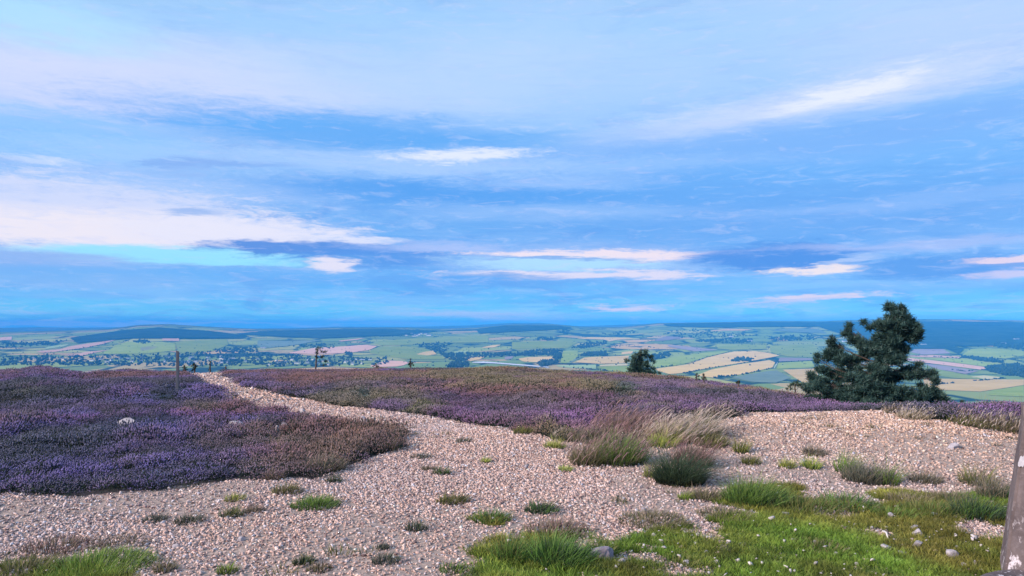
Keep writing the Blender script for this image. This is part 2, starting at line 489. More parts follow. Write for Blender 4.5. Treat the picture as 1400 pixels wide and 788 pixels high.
# ------------------------------------------------------------------ scatter (one counted-by-nobody object)
def scatter(name, protos, mats, P, ROT, SCL, TINT, label, cat=None, seed=0):
    """protos: list of Geo.  All of one object: the kinds and the places are in its own mesh, the modifier sets them out."""
    rg = np.random.default_rng(seed)
    vs, fs, ts, ms, pid = [], [], [], [], []
    off = 0
    for k, g in enumerate(protos):
        v, f, t, m = g.arrays()
        vs.append(v); fs.append(f + off); ts.append(t); ms.append(m); pid.append(np.full(len(v), k)); off += len(v)
    N = len(P)
    V = np.concatenate(vs + [P]); Fc = np.concatenate(fs); M = np.concatenate(ms)
    T = np.concatenate(ts + [np.zeros(N)]); PID = np.concatenate(pid + [np.full(N, -1)])
    def pad(a, w):
        z = np.zeros((off, w)); return np.concatenate([z, a])
    SC3 = SCL if SCL.ndim == 2 else np.repeat(SCL[:, None], 3, 1)
    TT = np.concatenate([TINT, np.ones((N, 1))], 1)
    me = make_mesh(name, V, Fc, mats, M, False, {
        'tt': ('FLOAT', T), 'pid': ('INT', PID), 'rot': ('FLOAT_VECTOR', pad(ROT, 3)), 'scl': ('FLOAT_VECTOR', pad(SC3, 3)),
        'var': ('INT', np.concatenate([np.zeros(off), rg.integers(0, len(protos), N)])), 'tint': ('FLOAT_COLOR', pad(TT, 4))})
    o = link_mesh(name, me)
    tag(o, label, cat, kind='stuff')
    ng = bpy.data.node_groups.new(name + "_spread", 'GeometryNodeTree')
    ng.interface.new_socket('Geometry', in_out='INPUT', socket_type='NodeSocketGeometry')
    ng.interface.new_socket('Geometry', in_out='OUTPUT', socket_type='NodeSocketGeometry')
    N_ = ng.nodes; L = ng.links
    gi = N_.new('NodeGroupInput'); go = N_.new('NodeGroupOutput')
    def attr(nm, typ):
        a = N_.new('GeometryNodeInputNamedAttribute'); a.data_type = typ
        a.inputs['Name'].default_value = nm
        return a.outputs['Attribute']
    pa = attr('pid', 'INT')
    def part(k):
        c = N_.new('FunctionNodeCompare'); c.data_type = 'INT'; c.operation = 'EQUAL'
        ia = [s_ for s_ in c.inputs if s_.type == 'INT']
        L.new(pa, ia[0]); ia[1].default_value = k
        sp = N_.new('GeometryNodeSeparateGeometry'); sp.domain = 'POINT'
        L.new(gi.outputs[0], sp.inputs[0]); L.new(c.outputs[0], sp.inputs['Selection'])
        return sp.outputs['Selection']
    jn = N_.new('GeometryNodeJoinGeometry')
    for k in range(len(protos)):
        g2 = N_.new('GeometryNodeGeometryToInstance'); L.new(part(k), g2.inputs[0]); L.new(g2.outputs[0], jn.inputs[0])
    ip = N_.new('GeometryNodeInstanceOnPoints')
    L.new(part(-1), ip.inputs['Points']); L.new(jn.outputs[0], ip.inputs['Instance'])
    ip.inputs['Pick Instance'].default_value = True
    L.new(attr('var', 'INT'), ip.inputs['Instance Index'])
    L.new(attr('rot', 'FLOAT_VECTOR'), ip.inputs['Rotation'])
    L.new(attr('scl', 'FLOAT_VECTOR'), ip.inputs['Scale'])
    L.new(ip.outputs[0], go.inputs[0])
    md = o.modifiers.new('spread', 'NODES'); md.node_group = ng
    return o

# ------------------------------------------------------------------ materials
def newmat(name, rough=0.9, spec=0.2):
    m = bpy.data.materials.new(name); m.use_nodes = True
    t = NT(m.node_tree)
    b = m.node_tree.nodes['Principled BSDF']
    b.inputs['Roughness'].default_value = rough
    b.inputs['Specular IOR Level'].default_value = spec
    return m, t, b
def attrnode(t, nm, typ='GEOMETRY'):
    a = t.node('ShaderNodeAttribute'); a.attribute_name = nm; a.attribute_type = typ
    return a
def bump(t, b, h, s=0.4, d=0.02):
    nd = t.node('ShaderNodeBump'); nd.inputs['Strength'].default_value = s; nd.inputs['Distance'].default_value = d
    t.set(nd.inputs['Height'], h); t.l.new(nd.outputs[0], b.inputs['Normal'])

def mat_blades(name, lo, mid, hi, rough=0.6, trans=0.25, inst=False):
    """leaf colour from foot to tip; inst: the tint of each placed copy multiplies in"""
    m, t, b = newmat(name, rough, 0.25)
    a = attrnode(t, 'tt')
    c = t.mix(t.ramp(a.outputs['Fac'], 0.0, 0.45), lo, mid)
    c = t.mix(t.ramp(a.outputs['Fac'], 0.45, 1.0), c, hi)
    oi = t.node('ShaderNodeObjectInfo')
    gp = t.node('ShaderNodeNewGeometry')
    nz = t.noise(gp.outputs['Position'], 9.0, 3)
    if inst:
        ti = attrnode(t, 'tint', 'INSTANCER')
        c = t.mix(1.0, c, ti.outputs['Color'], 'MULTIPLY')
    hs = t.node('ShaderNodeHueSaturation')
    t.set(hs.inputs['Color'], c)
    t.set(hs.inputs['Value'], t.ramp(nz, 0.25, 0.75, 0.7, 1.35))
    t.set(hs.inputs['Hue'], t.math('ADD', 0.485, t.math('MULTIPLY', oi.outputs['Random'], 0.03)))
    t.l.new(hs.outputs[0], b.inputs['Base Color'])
    if trans:
        tr = t.node('ShaderNodeBsdfTranslucent'); t.l.new(hs.outputs[0], tr.inputs[0])
        mx = t.node('ShaderNodeMixShader'); mx.inputs[0].default_value = trans
        t.l.new(b.outputs[0], mx.inputs[1]); t.l.new(tr.outputs[0], mx.inputs[2])
        t.l.new(mx.outputs[0], m.node_tree.nodes['Material Output'].inputs[0])
    return m

M_HEATH = None
def heather_mat():
    m, t, b = newmat('heather', 0.85, 0.1)
    a = attrnode(t, 'tt'); ti = attrnode(t, 'tint', 'INSTANCER')
    gp = t.node('ShaderNodeNewGeometry')
    nz = t.noise(gp.outputs['Position'], 22.0, 2)
    green = t.mix(nz, (0.012, 0.022, 0.020), (0.045, 0.06, 0.04))
    fl = t.mix(t.ramp(nz, 0.3, 0.7), ti.outputs['Color'], t.mix(0.16, ti.outputs['Color'], (0.62, 0.5, 0.66)))
    c = t.mix(t.ramp(a.outputs['Fac'], 0.25, 0.8), green, fl)
    t.l.new(c, b.inputs['Base Color'])
    return m
M_HEATH = heather_mat()

def stone_mat(name, cols, inst=True):
    m, t, b = newmat(name, 0.85, 0.25)
    gp = t.node('ShaderNodeNewGeometry')
    nz = t.noise(gp.outputs['Position'], 60.0, 4)
    if inst:
        ti = attrnode(t, 'tint', 'INSTANCER'); base_ = ti.outputs['Color']
    else:
        n2 = t.noise(gp.outputs['Position'], 7.0, 4); base_ = t.mix(t.ramp(n2, 0.3, 0.7), cols[0], cols[1])
    c = t.mix(t.ramp(nz, 0.3, 0.75), t.mix(1.0, base_, (0.72, 0.70, 0.72), 'MULTIPLY'), base_)
    t.l.new(c, b.inputs['Base Color'])
    bump(t, b, nz, 0.5, 0.006)
    return m
M_STONE = stone_mat('crushed_stone', None)
M_ROCK = stone_mat('pale_rock', ((0.50, 0.46, 0.47), (0.30, 0.28, 0.30)), False)
M_ROCKM = stone_mat('mauve_rock', ((0.36, 0.30, 0.34), (0.20, 0.17, 0.20)), False)

M_BARK, t, b = newmat('bark', 0.95, 0.1)
gp = t.node('ShaderNodeTexCoord')
nz = t.noise(t.vmath('MULTIPLY', gp.outputs['Object'], (1, 1, 0.25)), 30, 4)
t.l.new(t.mix(nz, (0.035, 0.028, 0.028), (0.16, 0.12, 0.10)), b.inputs['Base Color'])
bump(t, b, nz, 0.7, 0.02)

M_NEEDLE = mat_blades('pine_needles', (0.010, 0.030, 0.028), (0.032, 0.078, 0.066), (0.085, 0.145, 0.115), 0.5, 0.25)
M_SHRUB = mat_blades('shrub_leaves', (0.010, 0.022, 0.016), (0.025, 0.055, 0.035), (0.055, 0.10, 0.05), 0.6, 0.15)
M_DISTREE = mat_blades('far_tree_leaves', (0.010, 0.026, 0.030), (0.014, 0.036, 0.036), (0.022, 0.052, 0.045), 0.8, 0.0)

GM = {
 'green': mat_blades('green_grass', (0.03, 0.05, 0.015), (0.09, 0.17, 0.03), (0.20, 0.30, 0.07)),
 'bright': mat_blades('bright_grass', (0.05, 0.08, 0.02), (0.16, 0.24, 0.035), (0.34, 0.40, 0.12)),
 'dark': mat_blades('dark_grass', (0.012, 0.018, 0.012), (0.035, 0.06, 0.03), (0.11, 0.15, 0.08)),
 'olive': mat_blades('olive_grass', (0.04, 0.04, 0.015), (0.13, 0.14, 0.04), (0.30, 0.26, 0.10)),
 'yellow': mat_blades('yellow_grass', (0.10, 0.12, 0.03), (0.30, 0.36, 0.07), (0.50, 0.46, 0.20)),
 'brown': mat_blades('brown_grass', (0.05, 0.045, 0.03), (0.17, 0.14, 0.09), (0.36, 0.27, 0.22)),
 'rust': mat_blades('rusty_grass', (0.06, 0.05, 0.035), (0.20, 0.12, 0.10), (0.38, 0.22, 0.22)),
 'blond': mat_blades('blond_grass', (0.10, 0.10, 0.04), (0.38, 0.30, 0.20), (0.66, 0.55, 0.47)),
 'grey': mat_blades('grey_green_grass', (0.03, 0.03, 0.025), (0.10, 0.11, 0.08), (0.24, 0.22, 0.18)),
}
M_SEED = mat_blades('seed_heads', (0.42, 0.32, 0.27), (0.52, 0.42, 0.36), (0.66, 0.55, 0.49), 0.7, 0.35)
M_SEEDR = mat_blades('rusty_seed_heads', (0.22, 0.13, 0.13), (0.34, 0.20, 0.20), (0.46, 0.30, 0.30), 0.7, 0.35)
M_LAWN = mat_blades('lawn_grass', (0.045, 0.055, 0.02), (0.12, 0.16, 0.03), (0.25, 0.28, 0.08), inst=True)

# ground: gravel fines, soil under heather, turf, and the farmland of the valley
M_GROUND, t, b = newmat('ground', 0.95, 0.1)
gp = t.node('ShaderNodeNewGeometry'); pos = gp.outputs['Position']
z = attrnode(t, 'zone'); zs = t.node('ShaderNodeSeparateColor'); t.l.new(z.outputs['Color'], zs.inputs[0])
n1 = t.noise(pos, 0.7, 5); n2 = t.noise(pos, 14.0, 5, 0.7); n3 = t.noise(pos, 45.0, 3)
vo = t.node('ShaderNodeTexVoronoi'); vo.inputs['Scale'].default_value = 22.0; t.l.new(pos, vo.inputs['Vector'])
grav = t.mix(t.ramp(n2, 0.3, 0.7), (0.35, 0.255, 0.205), (0.55, 0.42, 0.34))
grav = t.mix(t.math('MULTIPLY', t.ramp(vo.outputs['Distance'], 0.15, 0.6), 0.40), grav, (0.13, 0.10, 0.09))
soil = t.mix(t.ramp(n2, 0.3, 0.7), (0.035, 0.028, 0.030), (0.075, 0.060, 0.055))
turf = t.mix(t.ramp(n2, 0.3, 0.7), (0.05, 0.075, 0.02), (0.12, 0.16, 0.045))
c = t.mix(zs.outputs[0], soil, grav)
c = t.mix(zs.outputs[1], c, turf)
# farmland
fp = t.vmath('MULTIPLY', pos, (0.0030, 0.0024, 0.0))
vf = t.node('ShaderNodeTexVoronoi', distance='MANHATTAN'); vf.inputs['Scale'].default_value = 1.0; vf.inputs['Randomness'].default_value = 0.85
t.l.new(fp, vf.inputs['Vector'])
fr = t.node('ShaderNodeValToRGB'); fr.color_ramp.interpolation = 'CONSTANT'
t.l.new(t.sep(vf.outputs['Color'])[0], fr.inputs[0])
fs = [(0.0, (0.20, 0.28, 0.07)), (0.16, (0.32, 0.37, 0.08)), (0.3, (0.16, 0.22, 0.06)), (0.42, (0.41, 0.39, 0.10)), (0.54, (0.24, 0.30, 0.07)),
      (0.68, (0.49, 0.35, 0.13)), (0.76, (0.19, 0.25, 0.07)), (0.86, (0.61, 0.38, 0.14)), (0.92, (0.28, 0.32, 0.08))]
while len(fr.color_ramp.elements) < len(fs): fr.color_ramp.elements.new(0.5)
for e, (p, q) in zip(fr.color_ramp.elements, fs): e.position = p; e.color = (*q, 1)
ve = t.node('ShaderNodeTexVoronoi', feature='DISTANCE_TO_EDGE'); ve.inputs['Scale'].default_value = 1.0; ve.inputs['Randomness'].default_value = 0.85
t.l.new(fp, ve.inputs['Vector'])
hn = t.noise(t.vmath('MULTIPLY', pos, (0.01, 0.01, 0)), 1.0, 3)
far = t.mix(t.math('MULTIPLY', t.ramp(ve.outputs['Distance'], 0.07, 0.02), t.ramp(hn, 0.38, 0.48)), fr.outputs[0], (0.02, 0.05, 0.035))
wd = t.noise(t.vmath('MULTIPLY', pos, (0.0011, 0.0009, 0)), 1.0, 5, 0.62)
far = t.mix(t.ramp(wd, 0.575, 0.595), far, (0.018, 0.045, 0.035))
far = t.mix(t.math('MULTIPLY', zs.outputs[2], 1.0), c, far)
hmoor = t.mix(t.ramp(wd, 0.4, 0.6), (0.03, 0.05, 0.04), (0.07, 0.085, 0.06))
c = t.mix(z.outputs['Alpha'], far, hmoor)
t.l.new(c, b.inputs['Base Color'])
bh = t.math('ADD', t.math('MULTIPLY', n2, 0.6), t.math('MULTIPLY', vo.outputs['Distance'], -0.5))
bump(t, b, bh, 0.6, 0.02)

def field_mat(name, c1, c2):
    m, t, b = newmat(name, 0.95, 0.05)
    gp = t.node('ShaderNodeNewGeometry')
    oi = t.node('ShaderNodeObjectInfo')
    rows = t.noise(t.vmath('MULTIPLY', gp.outputs['Position'], (0.018, 0.04, 0)), 1.0, 5, 0.7)
    nz = t.noise(gp.outputs['Position'], 0.006, 4)
    c = t.mix(t.ramp(t.math('ADD', t.math('MULTIPLY', rows, 0.5), t.math('MULTIPLY', nz, 0.5)), 0.35, 0.65), c1, c2)
    hs = t.node('ShaderNodeHueSaturation'); t.set(hs.inputs['Color'], c)
    t.set(hs.inputs['Value'], t.math('ADD', 0.85, t.math('MULTIPLY', oi.outputs['Random'], 0.3)))
    t.l.new(hs.outputs[0], b.inputs['Base Color'])
    return m
FM = {
 'T': field_mat('ripe_barley', (0.64, 0.41, 0.13), (0.78, 0.52, 0.19)),
 'P': field_mat('pink_stubble', (0.62, 0.34, 0.22), (0.72, 0.42, 0.29)),
 'Y': field_mat('pale_stubble', (0.56, 0.46, 0.20), (0.68, 0.56, 0.28)),
 'M': field_mat('ploughed_soil', (0.26, 0.20, 0.19), (0.34, 0.26, 0.25)),
 'G': field_mat('green_crop', (0.23, 0.30, 0.045), (0.34, 0.39, 0.07)),
 'L': field_mat('pale_pasture', (0.28, 0.36, 0.14), (0.38, 0.46, 0.20)),
 'S': field_mat('grey_pasture', (0.16, 0.22, 0.15), (0.22, 0.27, 0.19)),
 'F': field_mat('plantation_trees', (0.008, 0.026, 0.026), (0.038, 0.066, 0.052)),
 'W': field_mat('pale_road', (0.60, 0.58, 0.58), (0.7, 0.68, 0.68)),
 'D': field_mat('hedge_leaves', (0.03, 0.05, 0.04), (0.06, 0.08, 0.06)),
}

# ------------------------------------------------------------------ zones of the near ground, as areas on the plan
def plan(px, rmin=0.0, up=0.0):
    """up: the height of the plants whose top edge was read off"""
    a = np.array(px, float)
    p = hit(a[:, 0], a[:, 1], rmin)[:, :2]
    return p * (1 - up / CAMZ)
def inside(poly, x, y):
    x = np.asarray(x); y = np.asarray(y)
    r = np.zeros(x.shape, bool)
    n_ = len(poly)
    for i in range(n_):
        x1, y1 = poly[i]; x2, y2 = poly[(i + 1) % n_]
        if y1 == y2: continue
        c_ = ((y1 > y) != (y2 > y)) & (x < (x2 - x1) * (y - y1) / (y2 - y1) + x1)
        r ^= c_
    return r
left_edge = np.concatenate([plan([(240, 505), (256, 515), (280, 530), (330, 548), (396, 560), (474, 573), (536, 585), (562, 596)], up=0.17), plan([(560, 610), (500, 630), (430, 655),
                  (330, 655), (240, 668), (100, 679), (0, 676)])])
right_edge = plan([(282, 508), (328, 525), (384, 541), (480, 557), (592, 569), (700, 586), (760, 603), (830, 606), (900, 600), (960, 590)])
heap_back = plan([(985, 575), (1010, 566), (1060, 560), (1120, 559), (1180, 563), (1250, 571), (1330, 579), (1400, 586), (1440, 590)])
hr = np.hypot(heap_back[:, 0], heap_back[:, 1])
heap_back = heap_back * (np.minimum(hr, [12.8, 13.2, 13.8, 14.2, 14.6, 15.0, 15.2, 15.4, 15.5]) / hr)[:, None]
heap_back = np.concatenate([heap_back, [[17, 10.0]]])
gravel_poly = np.concatenate([left_edge, [[-9, 6.6], [-12, 5], [-12, 2], [16, 2]], heap_back[::-1], right_edge[::-1]])
turf_polys = [
    plan([(640, 788), (650, 752), (690, 733), (850, 742), (930, 722), (1000, 700), (1090, 694), (1180, 690), (1250, 692), (1400, 690)]).tolist()
    + [[5.0, 3.0], [-0.2, 3.0]],
    plan([(0, 768), (60, 760), (140, 770), (185, 788)]).tolist() + [[-2.5, 4.0], [-4.5, 3.5], [-5, 5]],
    plan([(985, 690), (1010, 668), (1090, 662), (1110, 690), (1040, 700)]).tolist(),
    plan([(660, 722), (650, 708), (700, 706), (706, 718)]).tolist(),
    plan([(1150, 690), (1200, 672), (1280, 676), (1390, 668), (1400, 700), (1250, 704)]).tolist(),
]
def warp(x, y, a=0.25, s=1.3):
    return x + (fbm(x * s, y * s, 51, 3) - .5) * 2 * a, y + (fbm(x * s + 9, y * s + 4, 52, 3) - .5) * 2 * a
def is_gravel(x, y):
    r = np.hypot(x, y)
    k = np.clip(r / 14, 0.4, 0.9)
    wx = x + (fbm(x * 1.1, y * 1.1, 51, 4) - .5) * 0.7 * k * 0.6; wy = y + (fbm(x * 1.1 + 9, y * 1.1, 52, 4) - .5) * 0.7 * k * 0.6
    return inside(gravel_poly, wx, wy)
def is_turf(x, y):
    wx, wy = warp(x, y, 0.28, 2.2)
    m = np.zeros(np.shape(x), bool)
    for p in turf_polys: m |= inside(p, wx, wy)
    # bare stony openings in the turf
    return m & (fbm(np.asarray(x) * 1.7 + 3, np.asarray(y) * 1.7, 77, 4) < 0.60)

# ------------------------------------------------------------------ ground sheet
rings = np.concatenate([[0.0], np.geomspace(0.6, 4, 14)[:-1], np.geomspace(4, 90, 190)[:-1], np.geomspace(90, 2200, 110)[:-1], np.geomspace(2200, 14900, 300), [15400, 15900]])
azs = np.concatenate([np.arange(-180, -42, 3.0), np.arange(-42, 42, 0.2), np.arange(42, 180.1, 3.0)])
azs = azs[azs < 179.9]
NR, NA = len(rings), len(azs)
AA, RR = np.meshgrid(np.radians(azs), rings)
GX = RR * np.sin(AA); GY = RR * np.cos(AA); GZ = Hfun(GX, GY)
V = np.stack([GX, GY, GZ], -1).reshape(-1, 3)
i, j = np.meshgrid(np.arange(NR - 1), np.arange(NA), indexing='ij')
j2 = (j + 1) % NA
Fq = np.stack([i * NA + j, i * NA + j2, (i + 1) * NA + j2, (i + 1) * NA + j], -1).reshape(-1, 4)[:, ::-1]
zg = is_gravel(GX, GY) & (RR < 90)
zt = is_turf(GX, GY) & (RR < 30)
zfar = np.clip((RR - 250) / 250, 0, 1)
elev = GZ - CAMZ
zm = np.clip((RR - 7400) / 1100, 0, 1) * 0.8
zone = np.stack([zg.astype(float), zt.astype(float), zfar, zm], -1).reshape(-1, 4)
gme = make_mesh('ground', V, Fq, [M_GROUND], None, True, {'zone': ('FLOAT_COLOR', zone)})
ground = link_mesh('ground', gme)
tag(ground, 'open moorland hilltop falling away to the wide farmed valley and low hills', 'ground', kind='structure')

def gz(x, y): return float(Hfun(np.array([x]), np.array([y]))[0])

# ------------------------------------------------------------------ fields of the valley, each its own sheet on the land
def drape(name, px, mat, label, cat, lift=0.00045, kind='structure', group=None):
    px = np.array(px, float)
    v0, v1 = px[:, 1].min() + 0.02, px[:, 1].max() - 0.02
    nr = max(3, int((v1 - v0) / 0.8) + 1)
    rows = np.linspace(v0, v1, nr)
    L, Rr = [], []
    for v in rows:
        xs = []
        for a, b_ in zip(px, np.roll(px, -1, 0)):
            if (a[1] > v) != (b_[1] > v):
                xs.append(a[0] + (b_[0] - a[0]) * (v - a[1]) / (b_[1] - a[1]))
        L.append(min(xs)); Rr.append(max(xs))
    L = np.array(L); Rr = np.array(Rr)
    nc = int(min(60, max(4, (Rr - L).max() / 5)))
    s = np.linspace(0, 1, nc)
    U = L[:, None] + (Rr - L)[:, None] * s; Vv = np.repeat(rows[:, None], nc, 1)
    P = hit(U.ravel(), Vv.ravel(), 200.0)
    r = np.hypot(P[:, 0], P[:, 1])
    P[:, 2] += r * lift
    i, j = np.meshgrid(np.arange(nr - 1), np.arange(nc - 1), indexing='ij')
    f = np.stack([i * nc + j, (i + 1) * nc + j, (i + 1) * nc + j + 1, i * nc + j + 1], -1).reshape(-1, 4)
    me = make_mesh(name, P, f, [mat], None, True)
    o = link_mesh(name, me)
    tag(o, label, cat, group, kind)
    return o
FN = {'T': ('barley_field', 'tan ripe barley field'), 'P': ('stubble_field', 'pink stubble field'), 'Y': ('straw_field', 'pale straw field'),
      'M': ('ploughed_field', 'mauve ploughed field'), 'G': ('green_field', 'green crop field'), 'L': ('pasture_field', 'pale green pasture'), 'S': ('grey_field', 'grey green pasture')}
fields = [
 ('P', [(48,481),(62,480),(82,478),(96,474),(115,471),(137,468),(158,465.5),(140,471),(118,476),(100,478),(75,482),(58,483)], 'long and thin below the wooded hill at far left'),
 ('P', [(80,486),(105,485),(115,482),(150,479),(130,483),(113,487),(95,487)], 'narrow strip above the town at left'),
 ('P', [(0,462),(16,461),(16,465.5),(0,466)], 'at the left edge of the valley'),
 ('L', [(60,477),(66,474.5),(92,471),(95,471.5),(85,475),(62,478)], 'above the long pink strip at left'),
 ('G', [(160,472),(175,468),(220,468),(240,470),(240,480),(200,484),(145,485),(135,483),(150,479)], 'behind the wooden post at left'),
 ('P', [(222,463),(245,463),(245,467),(222,466)], 'small under the wooded hill'),
 ('M', [(192,476),(205,474),(216,475),(205,479),(192,480)], 'small in the green fields left of the post'),
 ('G', [(240,468),(270,466),(310,464),(312,472),(290,481),(250,484),(242,480)], 'wide and right of the wooden post'),
 ('P', [(392,483.5),(412,479.5),(432,476),(460,474.8),(500,472),(516,474),(505,479),(485,482),(465,484),(430,484.5)], 'largest one behind the bare lone pine'),
 ('P', [(462,466.5),(480,464.5),(500,462.5),(490,465),(467,467.5)], 'thin sliver far behind the bare pine'),
 ('S', [(352,466),(440,465.5),(405,472),(362,477),(352,474)], 'left of the bare lone pine'),
 ('G', [(508,468),(570,463),(610,461),(668,459),(668,469),(620,469),(565,472),(520,473)], 'broad and far in the middle of the valley'),
 ('G', [(520,474),(565,474),(590,480),(568,485),(600,487),(610,492),(560,492),(527,488),(505,483),(508,479)], 'below the broad green field in the middle'),
 ('T', [(568,485),(578,481.7),(592,480),(597,485),(585,486.5),(575,486)], 'small and beside the wood in the middle'),
 ('P', [(505,501),(517,497),(528,493.5),(545,493.7),(561,496),(552,500),(540,502),(510,502.5)], 'close above the heather edge, behind the small shrub'),
 ('L', [(620,483),(622,480.5),(641,480),(636,483)], 'little patch by the wood in the middle'),
 ('T', [(657,476),(672,472.7),(686,471.7),(675,475.6),(660,476.3)], 'thin sliver in the middle distance'),
 ('T', [(635,490),(640,488),(666,487.5),(655,492),(643,494.5)], 'between two woods in the middle'),
 ('M', [(690,488),(702,487.5),(700,491),(690,492)], 'tiny between the woods'),
 ('T', [(787,463),(805,461.5),(840,462),(872,463.5),(845,465),(833,467.5),(828,465),(800,464.2)], 'long thin one far behind the round pine'),
 ('T', [(708,491),(725,488.5),(758,488),(758,492),(735,496),(715,495)], 'enclosed by woods left of the round pine'),
 ('G', [(700,468),(760,466.5),(785,465),(790,469),(775,477),(750,477),(700,478)], 'wide one above the enclosed tan field'),
 ('G', [(770,480),(790,480),(790,488),(780,497),(766,497),(768,488)], 'narrow upright one left of the round pine'),
 ('S', [(790,489),(797,488),(782,496),(775,497)], 'slip beside the brown field'),
 ('T', [(800,489),(860,487),(857,497),(820,498),(786,496)], 'just left of the round pine'),
 ('G', [(815,502.5),(840,501),(870,501),(870,511),(840,509)], 'touching the foot of the round pine'),
 ('Y', [(820,499),(858,497.5),(858,500.5),(820,501.5)], 'thin strip left of the round pine'),
 ('L', [(756,500),(815,499),(815,505),(770,503)], 'above the heather edge left of the round pine'),
 ('T', [(850,482),(866,480.6),(864,484),(850,485)], 'tiny one at the left shoulder of the round pine'),
 ('T', [(895,505),(925,501),(945,498),(965,490),(985,485),(1005,481),(1030,480.5),(1050,483),(1066,487),(1050,490),(1015,496.5),(970,503.5),(930,511),(915,512),(900,508)], 'largest one right of the round pine'),
 ('T', [(972,506),(1012,498.5),(1052,493),(1060,496),(1056,503),(1010,513),(975,517),(952,514)], 'lower of the two large ones right of the round pine'),
 ('G', [(893,503),(895,493),(950,484.5),(975,481.5),(1000,480.3),(985,484),(965,489),(940,497),(920,501)], 'dark wedge right of the round pine'),
 ('M', [(912,472),(945,475),(985,479),(950,481),(915,475)], 'long thin one far behind the round pine'),
 ('M', [(895,465),(912,460),(935,462),(920,465),(898,467)], 'small and high on the far slope'),
 ('G', [(985,473.5),(1048,471),(1048,478),(1000,479),(980,477)], 'high one between round pine and big pine'),
 ('S', [(1000,516.5),(1050,508),(1062,507),(1082,517),(1060,524),(1030,523)], 'nearest one left of the low shrub'),
 ('G', [(1064,496.5),(1110,494),(1114,503),(1062,505)], 'small block left of the big pine'),
 ('G', [(1052,473),(1110,471),(1122,478),(1112,489),(1080,488.5),(1054,483)], 'wide one left of the big pine'),
 ('M', [(1066,489.5),(1110,490.5),(1110,493),(1064,495)], 'thin strip left of the big pine'),
 ('T', [(1070,506),(1116,504.5),(1120,519),(1100,525),(1085,516)], 'dropping behind the low shrub by the big pine'),
 ('S', [(1052,452),(1085,449.5),(1118,450),(1130,456),(1090,455)], 'high pasture on the far right slope'),
 ('T', [(1290,463),(1330,466),(1360,470),(1358,474.5),(1330,473),(1300,469)], 'clearing high in the dark wood at right'),
 ('L', [(1345,449.5),(1400,447.5),(1400,449.5),(1347,451)], 'highest sliver at the right edge'),
 ('G', [(1326,478),(1350,477),(1400,480),(1400,487),(1375,491),(1345,489.5),(1315,486.5)], 'under the dark wood at right'),
 ('P', [(1240,487),(1275,486),(1312,488.2),(1312,490),(1250,488.7)], 'thin strip right of the big pine'),
 ('G', [(1265,490.7),(1310,491),(1350,497),(1380,500),(1350,502.5),(1310,497)], 'long one between two pink strips at right'),
 ('P', [(1225,488.5),(1270,493),(1310,497.5),(1340,501.5),(1356,504),(1340,506),(1300,501),(1260,496),(1230,492)], 'long diagonal strip right of the big pine'),
 ('M', [(1262,497.5),(1300,502),(1338,508),(1320,512),(1280,505)], 'long one below the diagonal pink strip'),
 ('G', [(1266,500.5),(1285,506),(1320,513),(1346,519),(1310,518),(1268,513)], 'lower one right of the big pine'),
 ('Y', [(1325,516),(1345,514),(1376,517),(1350,519.3)], 'small wedge at right'),
 ('T', [(1262,518),(1310,519),(1350,520),(1380,520),(1400,519),(1400,527),(1375,531),(1340,536),(1290,534),(1265,533)], 'nearest wide one behind the tiny conifer'),
 ('G', [(1356,534),(1375,531.6),(1400,527.5),(1400,543),(1350,541)], 'at the right edge above the heather'),
 ('M', [(1250,478),(1290,478),(1300,484),(1260,485.5),(1245,482)], 'right of the big pine under the wood'),
]
for k, px, wh in fields:
    nm, lb = FN[k]
    drape(nm, px, FM[k], lb + ' ' + wh, 'field', group='fields of the valley')
forests = [
 ([(1098,441.8),(1200,440.5),(1300,440.5),(1400,442),(1400,474),(1362,469),(1290,462),(1284,470),(1318,478),(1310,485),(1292,477.5),(1240,477.5),(1200,468),(1160,460.5),(1132,452),(1112,445)], 'dark forest covering the far right hillside'),
 ([(95,463),(130,458),(170,452),(220,449),(290,454),(340,460),(330,464),(250,462.6),(190,463),(140,467),(105,470)], 'dark wooded hill behind the wooden post at left'),
 ([(318,457.5),(365,453.5),(430,451.5),(530,450.5),(600,453),(560,459),(500,460.5),(440,463.5),(380,461)], 'long dark wood below the skyline, behind the bare pine'),
 ([(650,451),(690,446),(760,446),(785,449),(750,452),(690,455),(655,457)], 'dark wood on the low hill at the middle of the skyline'),
 ([(905,443.5),(1050,441.5),(1124,442.5),(1126,447.5),(960,448.5),(912,447)], 'dark plantation along the skyline left of the big pine'),
]
for px, lb in forests:
    drape('forest', px, FM['F'], lb, 'forest', lift=0.0009)
def line_px(pts, w=1.1):
    pts = np.array(pts, float)
    return [(p[0], p[1] - w / 2) for p in pts] + [(p[0], p[1] + w / 2) for p in pts[::-1]]
for pts, w, lb in [([(646,496.3),(662,496),(700,499),(750,503)], 1.5, 'white road running along the near valley left of the round pine'),
                   ([(485,492.3),(508,493)], 1.1, 'short pale road by the small pink field'),
                   ([(1058,504.5),(1063,497)], 1.2, 'pale farm track climbing left of the big pine')]:
    u0, u1 = pts[0][0], pts[-1][0]
    drape('country_road', line_px(pts, w), FM['W'], lb, 'road', lift=0.0009)

